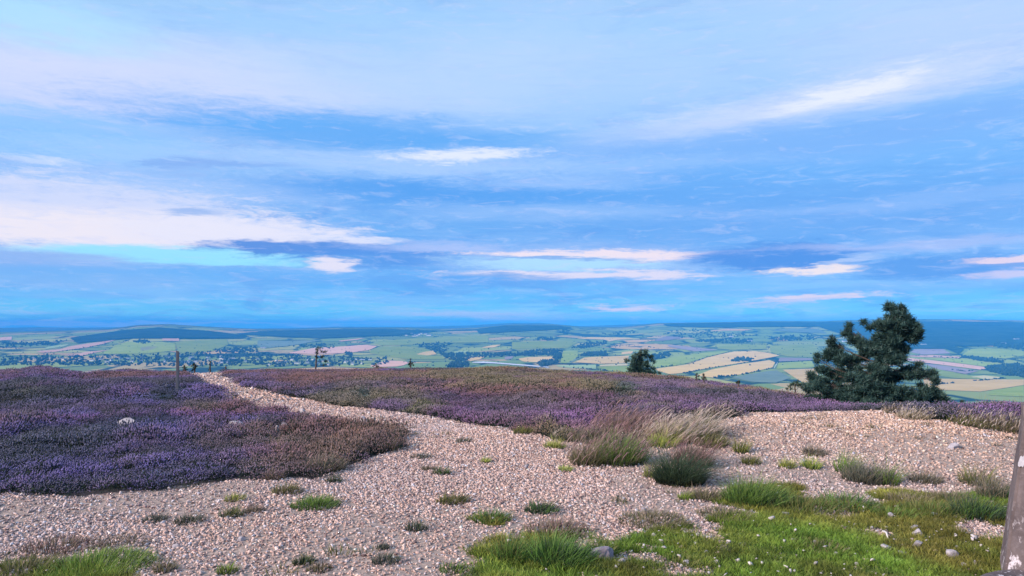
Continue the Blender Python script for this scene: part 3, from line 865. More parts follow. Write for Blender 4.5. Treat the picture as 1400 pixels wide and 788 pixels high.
# ------------------------------------------------------------------ far trees: woods and hedgerows
def crown_proto(seed, conifer=False):
    g = Geo(); rg = np.random.default_rng(seed)
    for q in range(5):
        v, f = hull(16, (1, 1, 1), seed * 10 + q)
        o = rg.normal(0, 0.32, 3); o[2] = abs(o[2]) + 0.45
        s = rg.uniform(0.38, 0.62)
        vv = v * s + o
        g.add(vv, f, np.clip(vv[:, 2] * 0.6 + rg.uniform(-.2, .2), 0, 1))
    g.add(*hull(8, (0.06, 0.06, 0.4), seed + 99), 0.0)
    return g
CROWNS = [crown_proto(s) for s in range(5)]
def in_px(poly, N, seed):
    rg = np.random.default_rng(seed)
    poly = np.array(poly, float)
    lo = poly.min(0); hi = poly.max(0)
    q = lo + (hi - lo) * rg.random((N * 4, 2))
    q = q[inside(poly, q[:, 0], q[:, 1])][:N]
    return q
def trees_at(q, label, size, seed, name='wood'):
    rg = np.random.default_rng(seed)
    P = hit(q[:, 0], q[:, 1], 300.0)
    N = len(P)
    s = size * rg.uniform(0.6, 1.25, N)
    S = np.stack([s, s, s * rg.uniform(0.8, 1.3, N)], 1)
    rot = np.zeros((N, 3)); rot[:, 2] = rg.random(N) * 6.28
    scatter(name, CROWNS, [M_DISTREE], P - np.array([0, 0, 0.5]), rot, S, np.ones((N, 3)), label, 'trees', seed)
woods = [
 ([(727,466),(740,461.5),(755,463),(756,466)], 60, 'small oval wood on the green slope in the middle'),
 ([(780,476.5),(800,470),(830,466.5),(828,471),(800,477)], 160, 'slanting wood left of the round pine'),
 ([(793,487),(800,483),(828,482),(830,486.5),(800,488)], 150, 'level wood just left of the round pine'),
 ([(700,484),(735,479),(768,478.5),(768,490),(760,491),(755,487),(700,487.5)], 280, 'broken wood above the enclosed tan field'),
 ([(735,497),(762,490),(763,497),(740,503)], 120, 'wood at the right end of the enclosed tan field'),
 ([(565,471),(600,468.5),(617,470),(612,480),(600,484),(590,480),(575,475)], 170, 'scattered wood in the middle of the valley'),
 ([(600,484),(640,483.5),(700,483),(700,487.5),(645,490),(635,495),(615,494)], 260, 'irregular wood in the middle of the valley, above the near belt'),
 ([(612,499),(620,495),(640,497),(640,503),(612,503)], 110, 'dense belt of trees close above the heather, at the road end'),
 ([(950,466),(1000,463.5),(1030,464.5),(1025,469.5),(990,470),(955,468)], 200, 'long dark wood between round pine and big pine'),
 ([(998,494),(1010,490.7),(1030,491.5),(1025,494.8),(1002,495.5)], 70, 'small island of trees in the large tan field'),
 ([(765,456),(770,450),(779,452),(776,458)], 60, 'little wood below the middle skyline'),
 ([(885,487),(915,482.5),(918,487),(890,495)], 120, 'wood at the right shoulder of the round pine'),
 ([(1345,503),(1370,500),(1400,500),(1400,517),(1370,513),(1350,508)], 300, 'dark block of trees at the right edge'),
 ([(1312,488),(1345,490.5),(1372,495),(1368,497),(1340,494)], 130, 'belt of trees under the green field at right'),
 ([(1355,470),(1400,471),(1400,479),(1365,476)], 130, 'wood under the tan clearing at right'),
 ([(472,483),(479,481.5),(483,486),(474,487.5)], 24, 'small clump of trees right of the bare pine'),
 ([(400,474),(430,471),(460,473),(455,477),(440,478)], 60, 'thin trees behind the top of the bare pine'),
 ([(0,488),(130,487),(240,484),(300,481),(350,484),(430,487),(530,490),(530,500),(400,502),(0,500)], 900, 'trees growing through the town at left'),
 ([(290,478),(350,474),(352,482),(300,483)], 120, 'wood above the right end of the town'),
 ([(0,469),(60,468),(95,465),(70,472),(0,477)], 140, 'woods below the far left skyline'),
 ([(180,468),(196,465),(207,468),(198,471)], 50, 'little wood under the wooded hill at left'),
 ([(900,457),(945,450),(990,455),(1040,460),(985,462),(930,463)], 170, 'scattered farm trees on the far slope right of the round pine'),
 ([(1050,461),(1110,459),(1120,465),(1060,467)], 120, 'trees on the slope left of the big pine'),
 ([(820,457),(860,452),(872,455),(840,460)], 60, 'trees on the slope behind the round pine'),
]
for k, (px, N, lb) in enumerate(woods):
    q = in_px(px, N, 100 + k)
    vm = np.array(px)[:, 1].mean()
    trees_at(q, lb, 8.5 + 0.0 * vm, 200 + k)
hedges = [
 ([(935,511),(970,504),(1015,497.3),(1060,490)], 60), ([(893,504),(940,498),(965,490),(1000,480.8),(1050,482)], 46),
 ([(975,517),(1012,513.5),(1056,504)], 40), ([(1272,527),(1305,524.5)], 16), ([(1330,521.5),(1350,520.5),(1375,517.5)], 22), ([(1064,496),(1110,494)], 14),
 ([(60,483.3),(100,479),(140,472),(175,466)], 40), ([(95,488),(115,487),(135,481.5)], 26), ([(433,474),(465,470),(520,467)], 26),
 ([(500,462),(560,459),(610,461)], 24), ([(575,500),(640,502)], 12), ([(700,466),(727,465.5)], 12), ([(770,503),(815,506),(850,509)], 22),
 ([(930,460.5),(870,461)], 20), ([(832,474),(872,472),(905,478)], 22), ([(1240,486),(1312,490.5)], 20), ([(1356,505),(1320,508.5),(1300,506)], 16),
 ([(350,478),(372,475),(400,473.5)], 16), ([(780,478.5),(870,478)], 20), ([(1010,471),(1048,471.5),(1110,470)], 20), ([(380,486),(340,492)], 10)]
for k, (pts, N) in enumerate(hedges):
    pts = np.array(pts, float)
    rg = np.random.default_rng(900 + k)
    s = np.sort(rg.random(N)) * (len(pts) - 1)
    i = np.minimum(s.astype(int), len(pts) - 2); fr_ = (s - i)[:, None]
    q = pts[i] * (1 - fr_) + pts[i + 1] * fr_
    hedges[k] = (q + rg.normal(0, 0.12, q.shape), N)
allq = np.concatenate([h[0] for h in hedges])
trees_at(allq, 'dark hedgerow trees lining the field edges all over the valley', 4.6, 777, 'hedgerow')
rg = np.random.default_rng(5)
q = np.stack([rg.uniform(0, 1400, 900), 441 + 8 + 52 * rg.random(900) ** 0.8], 1)
q = q[q[:, 1] < 440 + np.interp(q[:, 0], np.arctan(NEAR[0]) * 0 + np.tan(NEAR[0]) * F0 + 700, NEAR[1] * F0) - 1]
trees_at(q, 'single trees dotted over the farmland of the valley', 4.5, 779, 'farmland_trees')

# ------------------------------------------------------------------ houses of the town in the valley
M_WALL, t, b = newmat('white_render', 0.8, 0.2)
gp = t.node('ShaderNodeTexCoord'); nz = t.noise(gp.outputs['Object'], 0.6, 3)
t.l.new(t.mix(nz, (0.50, 0.49, 0.48), (0.62, 0.60, 0.58)), b.inputs['Base Color'])
M_ROOF, t, b = newmat('slate_roof', 0.6, 0.3)
gp = t.node('ShaderNodeTexCoord'); nz = t.noise(gp.outputs['Object'], 1.5, 3)
t.l.new(t.mix(nz, (0.10, 0.11, 0.13), (0.17, 0.18, 0.20)), b.inputs['Base Color'])
def house_mesh(L, W, H, RH):
    v = [(-L, -W, 0), (L, -W, 0), (L, W, 0), (-L, W, 0), (-L, -W, H), (L, -W, H), (L, W, H), (-L, W, H), (-L, 0, H + RH), (L, 0, H + RH),
         (-L - .4, -W - .5, H - .1), (L + .4, -W - .5, H - .1), (L + .4, W + .5, H - .1), (-L - .4, W + .5, H - .1), (-L - .4, 0, H + RH + .3), (L + .4, 0, H + RH + .3),
         (L * .6 - .5, -.5, H + RH - .6), (L * .6 + .5, -.5, H + RH - .6), (L * .6 + .5, .5, H + RH - .6), (L * .6 - .5, .5, H + RH - .6),
         (L * .6 - .5, -.5, H + RH + 1.4), (L * .6 + .5, -.5, H + RH + 1.4), (L * .6 + .5, .5, H + RH + 1.4), (L * .6 - .5, .5, H + RH + 1.4)]
    f = [(0, 1, 5, 4), (1, 2, 6, 5), (2, 3, 7, 6), (3, 0, 4, 7), (4, 8, 7), (5, 6, 9),
         (10, 11, 15, 14), (12, 13, 14, 15), (16, 17, 21, 20), (17, 18, 22, 21), (18, 19, 23, 22), (19, 16, 20, 23), (20, 21, 22, 23)]
    return make_mesh('house', v, f, [M_WALL, M_ROOF], [0] * 6 + [1, 1] + [0] * 5)
hm = [house_mesh(6, 4, 5.2, 3.0), house_mesh(8, 4.5, 5.5, 3.4), house_mesh(11, 5, 4.8, 2.6)]
rg = np.random.default_rng(42)
hq = np.concatenate([in_px([(100,489),(175,488),(260,486.5),(345,490),(345,498),(200,497.5),(150,496),(100,493)], 42, 1),
                     in_px([(335,492),(430,491),(500,494),(500,500),(400,501),(340,499)], 22, 2),
                     in_px([(40,491),(90,490),(100,494),(40,494)], 5, 3)])
hp = hit(hq[:, 0], hq[:, 1], 300.0)
for k, p in enumerate(hp):
    o = link_mesh('house', hm[k % 3])
    o.location = (p[0], p[1], p[2] - 0.3); o.rotation_euler = (0, 0, rg.uniform(-0.5, 0.5) + (math.pi / 2 if rg.random() < .3 else 0))
    tag(o, 'tiny white house with grey roof in the tree-filled town at left', 'house', 'white houses of the valley town')
hq = np.concatenate([in_px([(548,458),(585,456.5),(590,460),(550,461.5)], 12, 4)])
hp = hit(hq[:, 0], hq[:, 1], 300.0)
for k, p in enumerate(hp):
    o = link_mesh('house', hm[k % 3]); o.location = (p[0], p[1], p[2] - 0.3); o.scale = (1.5, 1.5, 1.5)
    o.rotation_euler = (0, 0, rg.uniform(-0.5, 0.5))
    tag(o, 'tiny white house of the hamlet far off under the middle skyline', 'house', 'white houses of the far hamlet')
for (u, v, lb) in [(1000,461,'tiny white farmhouse high on the far slope between the pines'), (1155,467.5,'tiny white farmhouse left of the big pine top'), (1263,472.5,'tiny white farmhouse below the dark right forest'),
                   (1372,471,'tiny white farmhouse by the tan clearing at right'), (1025,467,'tiny white farmhouse at the end of the long dark wood'),
                   (360,476.5,'tiny white farm left of the bare pine'), (1390,465,'tiny white farmhouse near the right edge')]:
    p = hit([u], [v], 300.0)[0]
    o = link_mesh('house', hm[2]); o.location = (p[0], p[1], p[2] - 0.3); o.scale = (1.4, 1.4, 1.4)
    tag(o, lb, 'house')

# ------------------------------------------------------------------ gravel
def polar_pts(r0, r1, dens, seed, azlim=40):
    """even spread over a ring sector"""
    rg = np.random.default_rng(seed)
    a = R(azlim)
    N = int(dens * a * (r1 * r1 - r0 * r0))
    r = np.sqrt(r0 * r0 + (r1 * r1 - r0 * r0) * rg.random(N)); th = (rg.random(N) * 2 - 1) * a
    return r * np.sin(th), r * np.cos(th)
gx, gy, gs = [], [], []
for r0, r1, d, s in [(4.2, 7, 4600, 0.0120), (7, 10, 3400, 0.0130), (10, 14, 2400, 0.0150), (14, 20, 1000, 0.021), (20, 30, 260, 0.038), (30, 70, 60, 0.062)]:
    x, y = polar_pts(r0, r1, d, int(r0 * 10), 37)
    m = is_gravel(x, y)
    tf = is_turf(x, y)
    keep = m & (~tf | (RNG.random(len(x)) < 0.03))
    bare = fbm(x * 0.55 + 2, y * 0.4, 66, 4)          # trodden, sandy places with few stones
    keep &= RNG.random(len(x)) > np.clip((bare - 0.52) * 5.0, 0, 0.72)
    x, y = x[keep], y[keep]
    gx.append(x); gy.append(y); gs.append(np.full(len(x), s))
gx = np.concatenate(gx); gy = np.concatenate(gy); gs = np.concatenate(gs)
N = len(gx)
size = gs * np.exp(RNG.normal(0, 0.48, N)).clip(0.4, 2.2)
GZs = Hfun(gx, gy)
STN = []
for k in range(10):
    g = Geo(); v, f = hull(12 + k % 5, (1.0, random.uniform(.45, .85), random.uniform(.28, .5)), 300 + k); g.add(v, f); STN.append(g)
rot = RNG.normal(0, 0.5, (N, 3)); rot[:, 2] = RNG.random(N) * 6.28
br = np.exp(RNG.normal(0, 0.24, N))[:, None]
warm = (fbm(gx * .25, gy * .25, 61, 3) - .5)[:, None]
heapw = np.exp(-(((gx - 6.5) / 5.0) ** 2 + ((gy - 11.5) / 2.6) ** 2))[:, None]
tintg = (np.array([[0.60, 0.435, 0.37]]) * (1 - heapw) + np.array([[0.61, 0.44, 0.345]]) * heapw) * br * (1 + warm * np.array([[0.35, 0.05, -0.25]]))
tintg = np.where((RNG.random(N) < 0.14)[:, None], tintg * np.array([[0.42, 0.38, 0.42]]), tintg)
tintg = np.where((RNG.random(N) < 0.08)[:, None], np.array([[0.72, 0.66, 0.66]]), tintg).clip(0.05, 0.85)
scatter('gravel', STN, [M_STONE], np.stack([gx, gy, GZs + size * 0.22], 1), rot, size, tintg,
        'loose crushed pinkish stone covering the path and the heap', 'gravel', 3)
print('gravel', N)

# ------------------------------------------------------------------ heather
def heather_proto(seed):
    g = Geo(); rg = np.random.default_rng(seed)
    for i in range(96):
        a = rg.random() * 6.28; rr = 0.21 * math.sqrt(rg.random())
        x0, y0 = rr * math.cos(a), rr * math.sin(a)
        h = rg.uniform(0.17, 0.31) * (1 - 0.45 * (rr / 0.21) ** 2)
        lx, ly = math.cos(a) * rr * 0.5 + rg.normal(0, .03), math.sin(a) * rr * 0.5 + rg.normal(0, .03)
        p0 = np.array([x0, y0, 0.0]); p1 = np.array([x0 + lx, y0 + ly, h])
        fl = rg.uniform(0.035, 0.07); d = (p1 - p0) / np.linalg.norm(p1 - p0)
        pa = p1 - d * fl; w = rg.uniform(0.007, 0.012)
        e = np.array([math.cos(a + 1.2), math.sin(a + 1.2), 0]) ; e2 = np.cross(d, e)
        m_ = pa + d * fl * 0.35
        tv = rg.uniform(0.55, 1.0) if rg.random() < 0.8 else 0.1
        g.add([pa, m_ + e * w, m_ + e2 * w, m_ - e * w, m_ - e2 * w, p1],
              [(0, 2, 1), (0, 3, 2), (0, 4, 3), (0, 1, 4), (5, 1, 2), (5, 2, 3), (5, 3, 4), (5, 4, 1)], [tv * .5, tv, tv, tv, tv, min(1, tv + .1)])
        g.add([p0, p0 + e * 0.004, pa], [(0, 1, 2)], 0.0)
    for i in range(110):
        a = rg.random() * 6.28; rr = 0.23 * math.sqrt(rg.random()); zc = rg.uniform(0.02, 0.2) * (1 - .4 * (rr / .23) ** 2)
        c = np.array([rr * math.cos(a), rr * math.sin(a), zc]); q = rg.normal(0, 0.016, (3, 3))
        g.add(c + q, [(0, 1, 2)], rg.uniform(0, .35))
    return g
HP = [heather_proto(s) for s in range(5)]
CLEARINGS = []
for cu, cv, cw in [(172,584,42), (319,583,34), (323,562,14), (155,513,10), (172,514,10), (181,528,8), (219,534,12), (227,533,12), (246,533,10), (255,532,10), (412,567,18), (427,570,14),
                   (389,586,18), (378,589,12), (482,583,18), (496,578,22), (663,569,10), (242,540,26)]:
    p = hit([cu], [cv + 3])[0]; rr_ = math.hypot(p[0], p[1]); CLEARINGS.append((p[0], p[1], max(.28, cw / 2 / F0 * rr_ * 1.1)))
hx, hy, hs = [], [], []
for r0, r1, d, s in [(5.5, 12, 42, 0.62), (12, 20, 26, 0.78), (20, 36, 12, 1.1), (36, 80, 4.5, 1.6)]:
    x, y = polar_pts(r0, r1, d, 77 + int(r0), 38.5)
    m = ~is_gravel(x, y)
    # keep the heather a little back from the gravel on the heap side
    for cx_, cy_, cr_ in CLEARINGS:
        m &= np.hypot((x - cx_) / cr_, (y - cy_ + cr_ * 0.5) / (cr_ * 1.4)) > 1
    x, y = x[m], y[m]
    lim = 1.9 * 1.45 / np.interp(np.arctan2(x, y), *NEAR)
    k = np.hypot(x, y) < lim + 6
    x, y = x[k], y[k]
    hx.append(x); hy.append(y); hs.append(np.full(len(x), s))
hx = np.concatenate(hx); hy = np.concatenate(hy); hs = np.concatenate(hs)
N = len(hx)
print('heather', N)
azh = np.arctan2(hx, hy); rh = np.hypot(hx, hy)
nD_ = fbm(hx * 1.3 + 40, hy * 0.9, 74, 4)
# how heather, dying patches, bilberry and moor grass are mixed over the hill
nA_ = fbm(hx * 0.16 + 3, hy * 0.10, 71, 4); nB_ = fbm(hx * 0.45, hy * 0.3 + 8, 72, 4); nC_ = fbm(hx * 0.3 + 20, hy * 0.2, 73, 4)
rightness = np.clip((azh + 0.30) / 0.35, 0, 1)[:, None]
pur = np.array([[0.160, 0.125, 0.34]]) * (1 - rightness) + np.array([[0.20, 0.11, 0.26]]) * rightness
dus = np.array([[0.17, 0.12, 0.23]]) * (1 - rightness) + np.array([[0.21, 0.13, 0.15]]) * rightness
vivid = np.array([[0.23, 0.12, 0.34]])
brown = np.array([[0.25, 0.125, 0.10]]); olive = np.array([[0.22, 0.20, 0.07]]); dgreen = np.array([[0.055, 0.075, 0.085]])
def sm(x, a, b_): 
    q = np.clip((x - a) / (b_ - a), 0, 1); return (q * q * (3 - 2 * q))[:, None]
tint = pur * (1 - sm(nB_, .48, .62)) + dus * sm(nB_, .48, .62)
m = sm(nC_, .60, .72); tint = tint * (1 - m * .8) + vivid * m * .8
m = sm(nA_, .52, .64) ; tint = tint * (1 - m * .85) + brown * m * .85
m = sm(1 - nA_, .54, .66) ; tint = tint * (1 - m * .85) + dgreen * m * .85
m = sm(nD_, .54, .66); tint = tint * (1 - m * .75) + np.array([[0.06, 0.065, 0.075]]) * m * .75
m = sm(1 - nD_, .52, .62) * sm(nA_, .42, .55); tint = tint * (1 - m * .7) + (olive * rightness + brown * (1 - rightness)) * m * .7
def patch(u, v, ru, rv, col, amt):
    """a stand of other colour whose place is read off the photograph"""
    global tint
    c0 = hit([u], [v])[0]; ca = math.atan2(c0[0], c0[1])
    vv = HORIZ + F0 * (CAMZ - (Hfun(hx, hy) + 0.2)) / rh
    uu = 700 + F0 * np.tan(azh)
    d = np.hypot((uu - u) / ru, (vv - v) / rv) + (nB_ - .5) * 1.6
    m_ = (np.clip(1.25 - d, 0, 0.5) * 2)[:, None] * amt
    tint = tint * (1 - m_) + np.array([col]) * m_
for u, v, ru, rv, c_, am in [
    (480,535,60,10,(.20,.18,.08),.8), (560,548,40,12,(.22,.22,.08),.8), (505,520,50,6,(.20,.16,.10),.6), (660,510,90,7,(.20,.18,.08),.7), (700,520,60,6,(.2,.18,.09),.6),
    (820,522,60,6,(.20,.18,.09),.7), (700,545,40,10,(.2,.19,.09),.7), (620,560,30,6,(.2,.10,.16),.5), (850,528,16,12,(.03,.09,.06),.8), (500,532,10,6,(.02,.08,.07),.8),
    (420,585,70,14,(.20,.14,.10),.8), (470,600,80,14,(.19,.13,.09),.8), (530,590,40,12,(.2,.13,.12),.6), (280,540,30,8,(.18,.14,.10),.7), (320,575,60,14,(.17,.12,.12),.6),
    (400,610,60,14,(.18,.12,.10),.7), (440,640,50,12,(.16,.12,.12),.7), (40,515,30,5,(.15,.16,.10),.6), (30,545,30,7,(.14,.15,.10),.5),
    (220,632,14,30,(.03,.05,.10),.5), (230,523,26,8,(.02,.06,.10),.8), (180,555,50,9,(.03,.05,.10),.7), (60,625,60,12,(.04,.06,.09),.6), (215,555,40,6,(.03,.06,.10),.5),
    (520,612,50,10,(.22,.13,.38),.7), (195,645,60,10,(.24,.12,.42),.7), (285,648,30,6,(.34,.18,.45),.7), (200,628,22,6,(.34,.18,.42),.6), (35,655,40,12,(.30,.16,.34),.7),
    (810,565,45,14,(.32,.14,.34),.6), (540,545,30,6,(.30,.16,.42),.6), (650,560,120,10,(.16,.08,.28),.5), (760,540,150,10,(.14,.08,.22),.5),
    (1150,548,110,7,(.22,.11,.25),.6), (1000,540,120,8,(.18,.11,.22),.5), (960,520,120,5,(.18,.12,.30),.5), (70,502,90,5,(.13,.09,.28),.6), (900,556,60,6,(.04,.06,.09),.5)]:
    patch(u, v, ru, rv, c_, am)
tint *= np.exp(RNG.normal(0, 0.22, N))[:, None]
hrot = RNG.normal(0, 0.1, (N, 3)); hrot[:, 2] = RNG.random(N) * 6.28
hsc = hs * RNG.uniform(0.75, 1.25, N)
HS = np.stack([hsc, hsc, np.minimum(hsc, 1.0) * (0.25 + 0.5 * nB_ + 0.95 * (1 - nD_) ** 1.5)], 1)
scatter('heather', HP, [M_HEATH], np.stack([hx, hy, Hfun(hx, hy) - 0.02], 1), hrot, HS, tint.clip(0.01, .8),
        'flowering purple heather with brown and green patches spread over the hilltop', 'heather', 4)

# fine wisps of dead moor grass standing in the heather
def wisp_proto(seed):
    g = Geo(); blades(g, 26, 0.12, 0.22, 0.42, 0.005, 0.5, (0.25, 0), 3, 0, seed); return g
WP = [wisp_proto(s) for s in range(4)]
M_WISP = mat_blades('moor_grass', (0.10, 0.08, 0.05), (0.26, 0.20, 0.13), (0.42, 0.33, 0.25), inst=True)
x, y = polar_pts(7, 40, 1.6, 501, 38); m = ~is_gravel(x, y)
vv = HORIZ + F0 * (CAMZ - Hfun(x, y) - .2) / np.hypot(x, y); uu = 700 + F0 * x / y
bias = fbm(x * .3, y * .2, 88, 4) + 0.10 * np.exp(-((uu - 450) / 90) ** 2 - ((vv - 595) / 30) ** 2) * 3 + 0.25 * np.exp(-((uu - 860) / 110) ** 2 - ((vv - 585) / 16) ** 2) - 0.1 * (uu < 330)
m &= bias > 0.60
x, y = x[m], y[m]; N = len(x)
print('wisps', N)
wr = np.zeros((N, 3)); wr[:, 2] = RNG.normal(0, .6, N)
scatter('moor_grass', WP, [M_WISP], np.stack([x, y, Hfun(x, y)], 1), wr, RNG.uniform(.7, 1.25, N), np.repeat([[.9, .85, .8]], N, 0) * RNG.uniform(.6, 1.15, N)[:, None],
        'thin straw coloured grass standing among the heather', 'grass', 5)

# ------------------------------------------------------------------ turf
def lawn_proto(seed):
    g = Geo(); blades(g, 34, 0.075, 0.03, 0.075, 0.0045, 0.7, (0.1, 0), 2, 0, seed, edge=.3); return g
LP = [lawn_proto(s + 40) for s in range(6)]
x, y = polar_pts(4.2, 9.5, 520, 601, 37); m = is_turf(x, y); x, y = x[m], y[m]
N = len(x); print('turf', N)
tn = fbm(x * 1.2, y * 1.2, 91, 4)[:, None]
tn = np.clip((tn - .35) / .3, 0, 1)
tb = np.array([[1.0, 1.3, 0.8]]) * (1 - tn) + np.array([[1.5, 1.15, 1.1]]) * tn
tb = tb * (0.45 + 1.1 * fbm(x * 2.5, y * 2.5, 92, 3)[:, None]) * np.exp(RNG.normal(0, .2, (N, 1)))
wr = np.zeros((N, 3)); wr[:, 2] = RNG.random(N) * 6.28
scatter('turf_grass', LP, [M_LAWN], np.stack([x, y, Hfun(x, y)], 1), wr, RNG.uniform(.6, 1.25, N), tb,
        'short green grass at the near right and left corners', 'grass', 6)
x, y = polar_pts(4.2, 9.5, 26, 611, 37); m = is_turf(x, y) & (fbm(x * 2.2, y * 2.2, 97, 3) > .47); x, y = x[m], y[m]; N = len(x)
wr = RNG.normal(0, .4, (N, 3)); wr[:, 2] = RNG.random(N) * 6.28
ps = 0.017 * np.exp(RNG.normal(0, .45, N)).clip(.4, 2.6)
scatter('pebbles', STN, [M_STONE], np.stack([x, y, Hfun(x, y) + .030], 1), wr, ps, np.array([[0.66, 0.60, 0.58]]) * RNG.uniform(.7, 1.15, (N, 1)),
        'pale pebbles strewn through the turf', 'pebbles', 8)
# small weeds thin over the gravel
x, y = polar_pts(4.5, 16, 3.4, 602, 37); m = is_gravel(x, y) & ~is_turf(x, y) & (fbm(x * .8, y * .8, 95, 3) > .53); x, y = x[m], y[m]; N = len(x)
wr = np.zeros((N, 3)); wr[:, 2] = RNG.random(N) * 6.28
scatter('gravel_weeds', LP, [M_LAWN], np.stack([x, y, Hfun(x, y) + .005], 1), wr, RNG.uniform(.7, 1.6, N), np.array([[1.0, .85, 1.0]]) * RNG.uniform(.4, 1.1, (N, 1)),
        'scattered little weeds growing between the stones', 'weeds', 7)

# ------------------------------------------------------------------ single grass tufts, each a thing
def tuft(u, v, w, h, kind, label, seeds=0, bend=0.25, lean=0.55, dens=1.0, kind2=None, name='grass_tuft', smat=None, cat='grass tuft', wid=0.0065):
    P = hit([u], [v])[0]
    r = math.hypot(P[0], P[1])
    if r > 80: print('FAR TUFT', label); return bpy.data.objects.new('x', None)
    Wm = w / F0 * r; Hm = (h + 3) / F0 * r * 1.3
    rad = max(0.04, Wm * 0.44)
    sd = int(u * 7 + v)
    g = Geo()
    depth = min(1.0, max(0.5, 0.35 / max(rad, .05)))
    N = int(min(5000, max(160, dens * 3600 * rad * rad * 3.14 * depth + 60)))
    ctr = (P[0], P[1] + rad * depth * 0.6)
    mats = [GM[kind], GM[kind2 or kind], smat or M_SEED]
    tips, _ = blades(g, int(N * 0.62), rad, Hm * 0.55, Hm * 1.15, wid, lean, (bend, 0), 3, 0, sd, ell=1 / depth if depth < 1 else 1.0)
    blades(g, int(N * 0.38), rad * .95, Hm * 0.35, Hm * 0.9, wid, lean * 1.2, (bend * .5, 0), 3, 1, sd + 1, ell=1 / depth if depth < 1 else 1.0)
    v_, f_, t_, m_ = g.arrays()
    v_ = v_ * np.array([depth, depth, 1.0]) if depth < 1 else v_
    g2 = Geo(); g2.v = [v_]; g2.f = [f_]; g2.t = [t_]; g2.m = [m_]; g2.n = len(v_)
    root = None
    # follow the lie of the ground under the patch
    gzz = Hfun(v_[:, 0] + ctr[0], v_[:, 1] + ctr[1]) - gz(*ctr)
    v_[:, 2] += gzz
    me = g2.mesh(name, mats[:2])
    o = link_mesh(name, me); o.location = (ctr[0], ctr[1], gz(*ctr))
    tag(o, label, cat, 'grass tufts on the gravel')
    if seeds:
        g3 = Geo(); rg = np.random.default_rng(sd + 5)
        tips = tips * np.array([depth, depth, 1.0]) if depth < 1 else tips
        idx = rg.permutation(len(tips))[:seeds]
        for i in idx:
            L_ = Hm * rg.uniform(0.18, 0.36); a = tips[i]
            a = a + np.array([0, 0, gz(a[0] + ctr[0], a[1] + ctr[1]) - gz(*ctr)])
            d = np.array([bend * 1.6 + rg.normal(0, .2), rg.normal(0, .2), 1.0]); d /= np.linalg.norm(d)
            base_ = a - d * L_ * 0.5
            pts = [base_, base_ + d * L_ * 0.4, base_ + d * L_ * 0.8 + np.array([L_ * .12, 0, -L_ * .03]), base_ + d * L_ + np.array([L_ * .28, 0, -L_ * .12])]
            w_ = rg.uniform(0.0003, 0.0006) * max(6.0, r)
            tube(g3, pts, [w_ * .3, w_, w_ * .8, w_ * .1], 3, rg.random(), 0, False)
        so = link_mesh('seed_heads', g3.mesh('seed_heads', [smat or M_SEED]), o); so['kind'] = 'stuff'
    return o
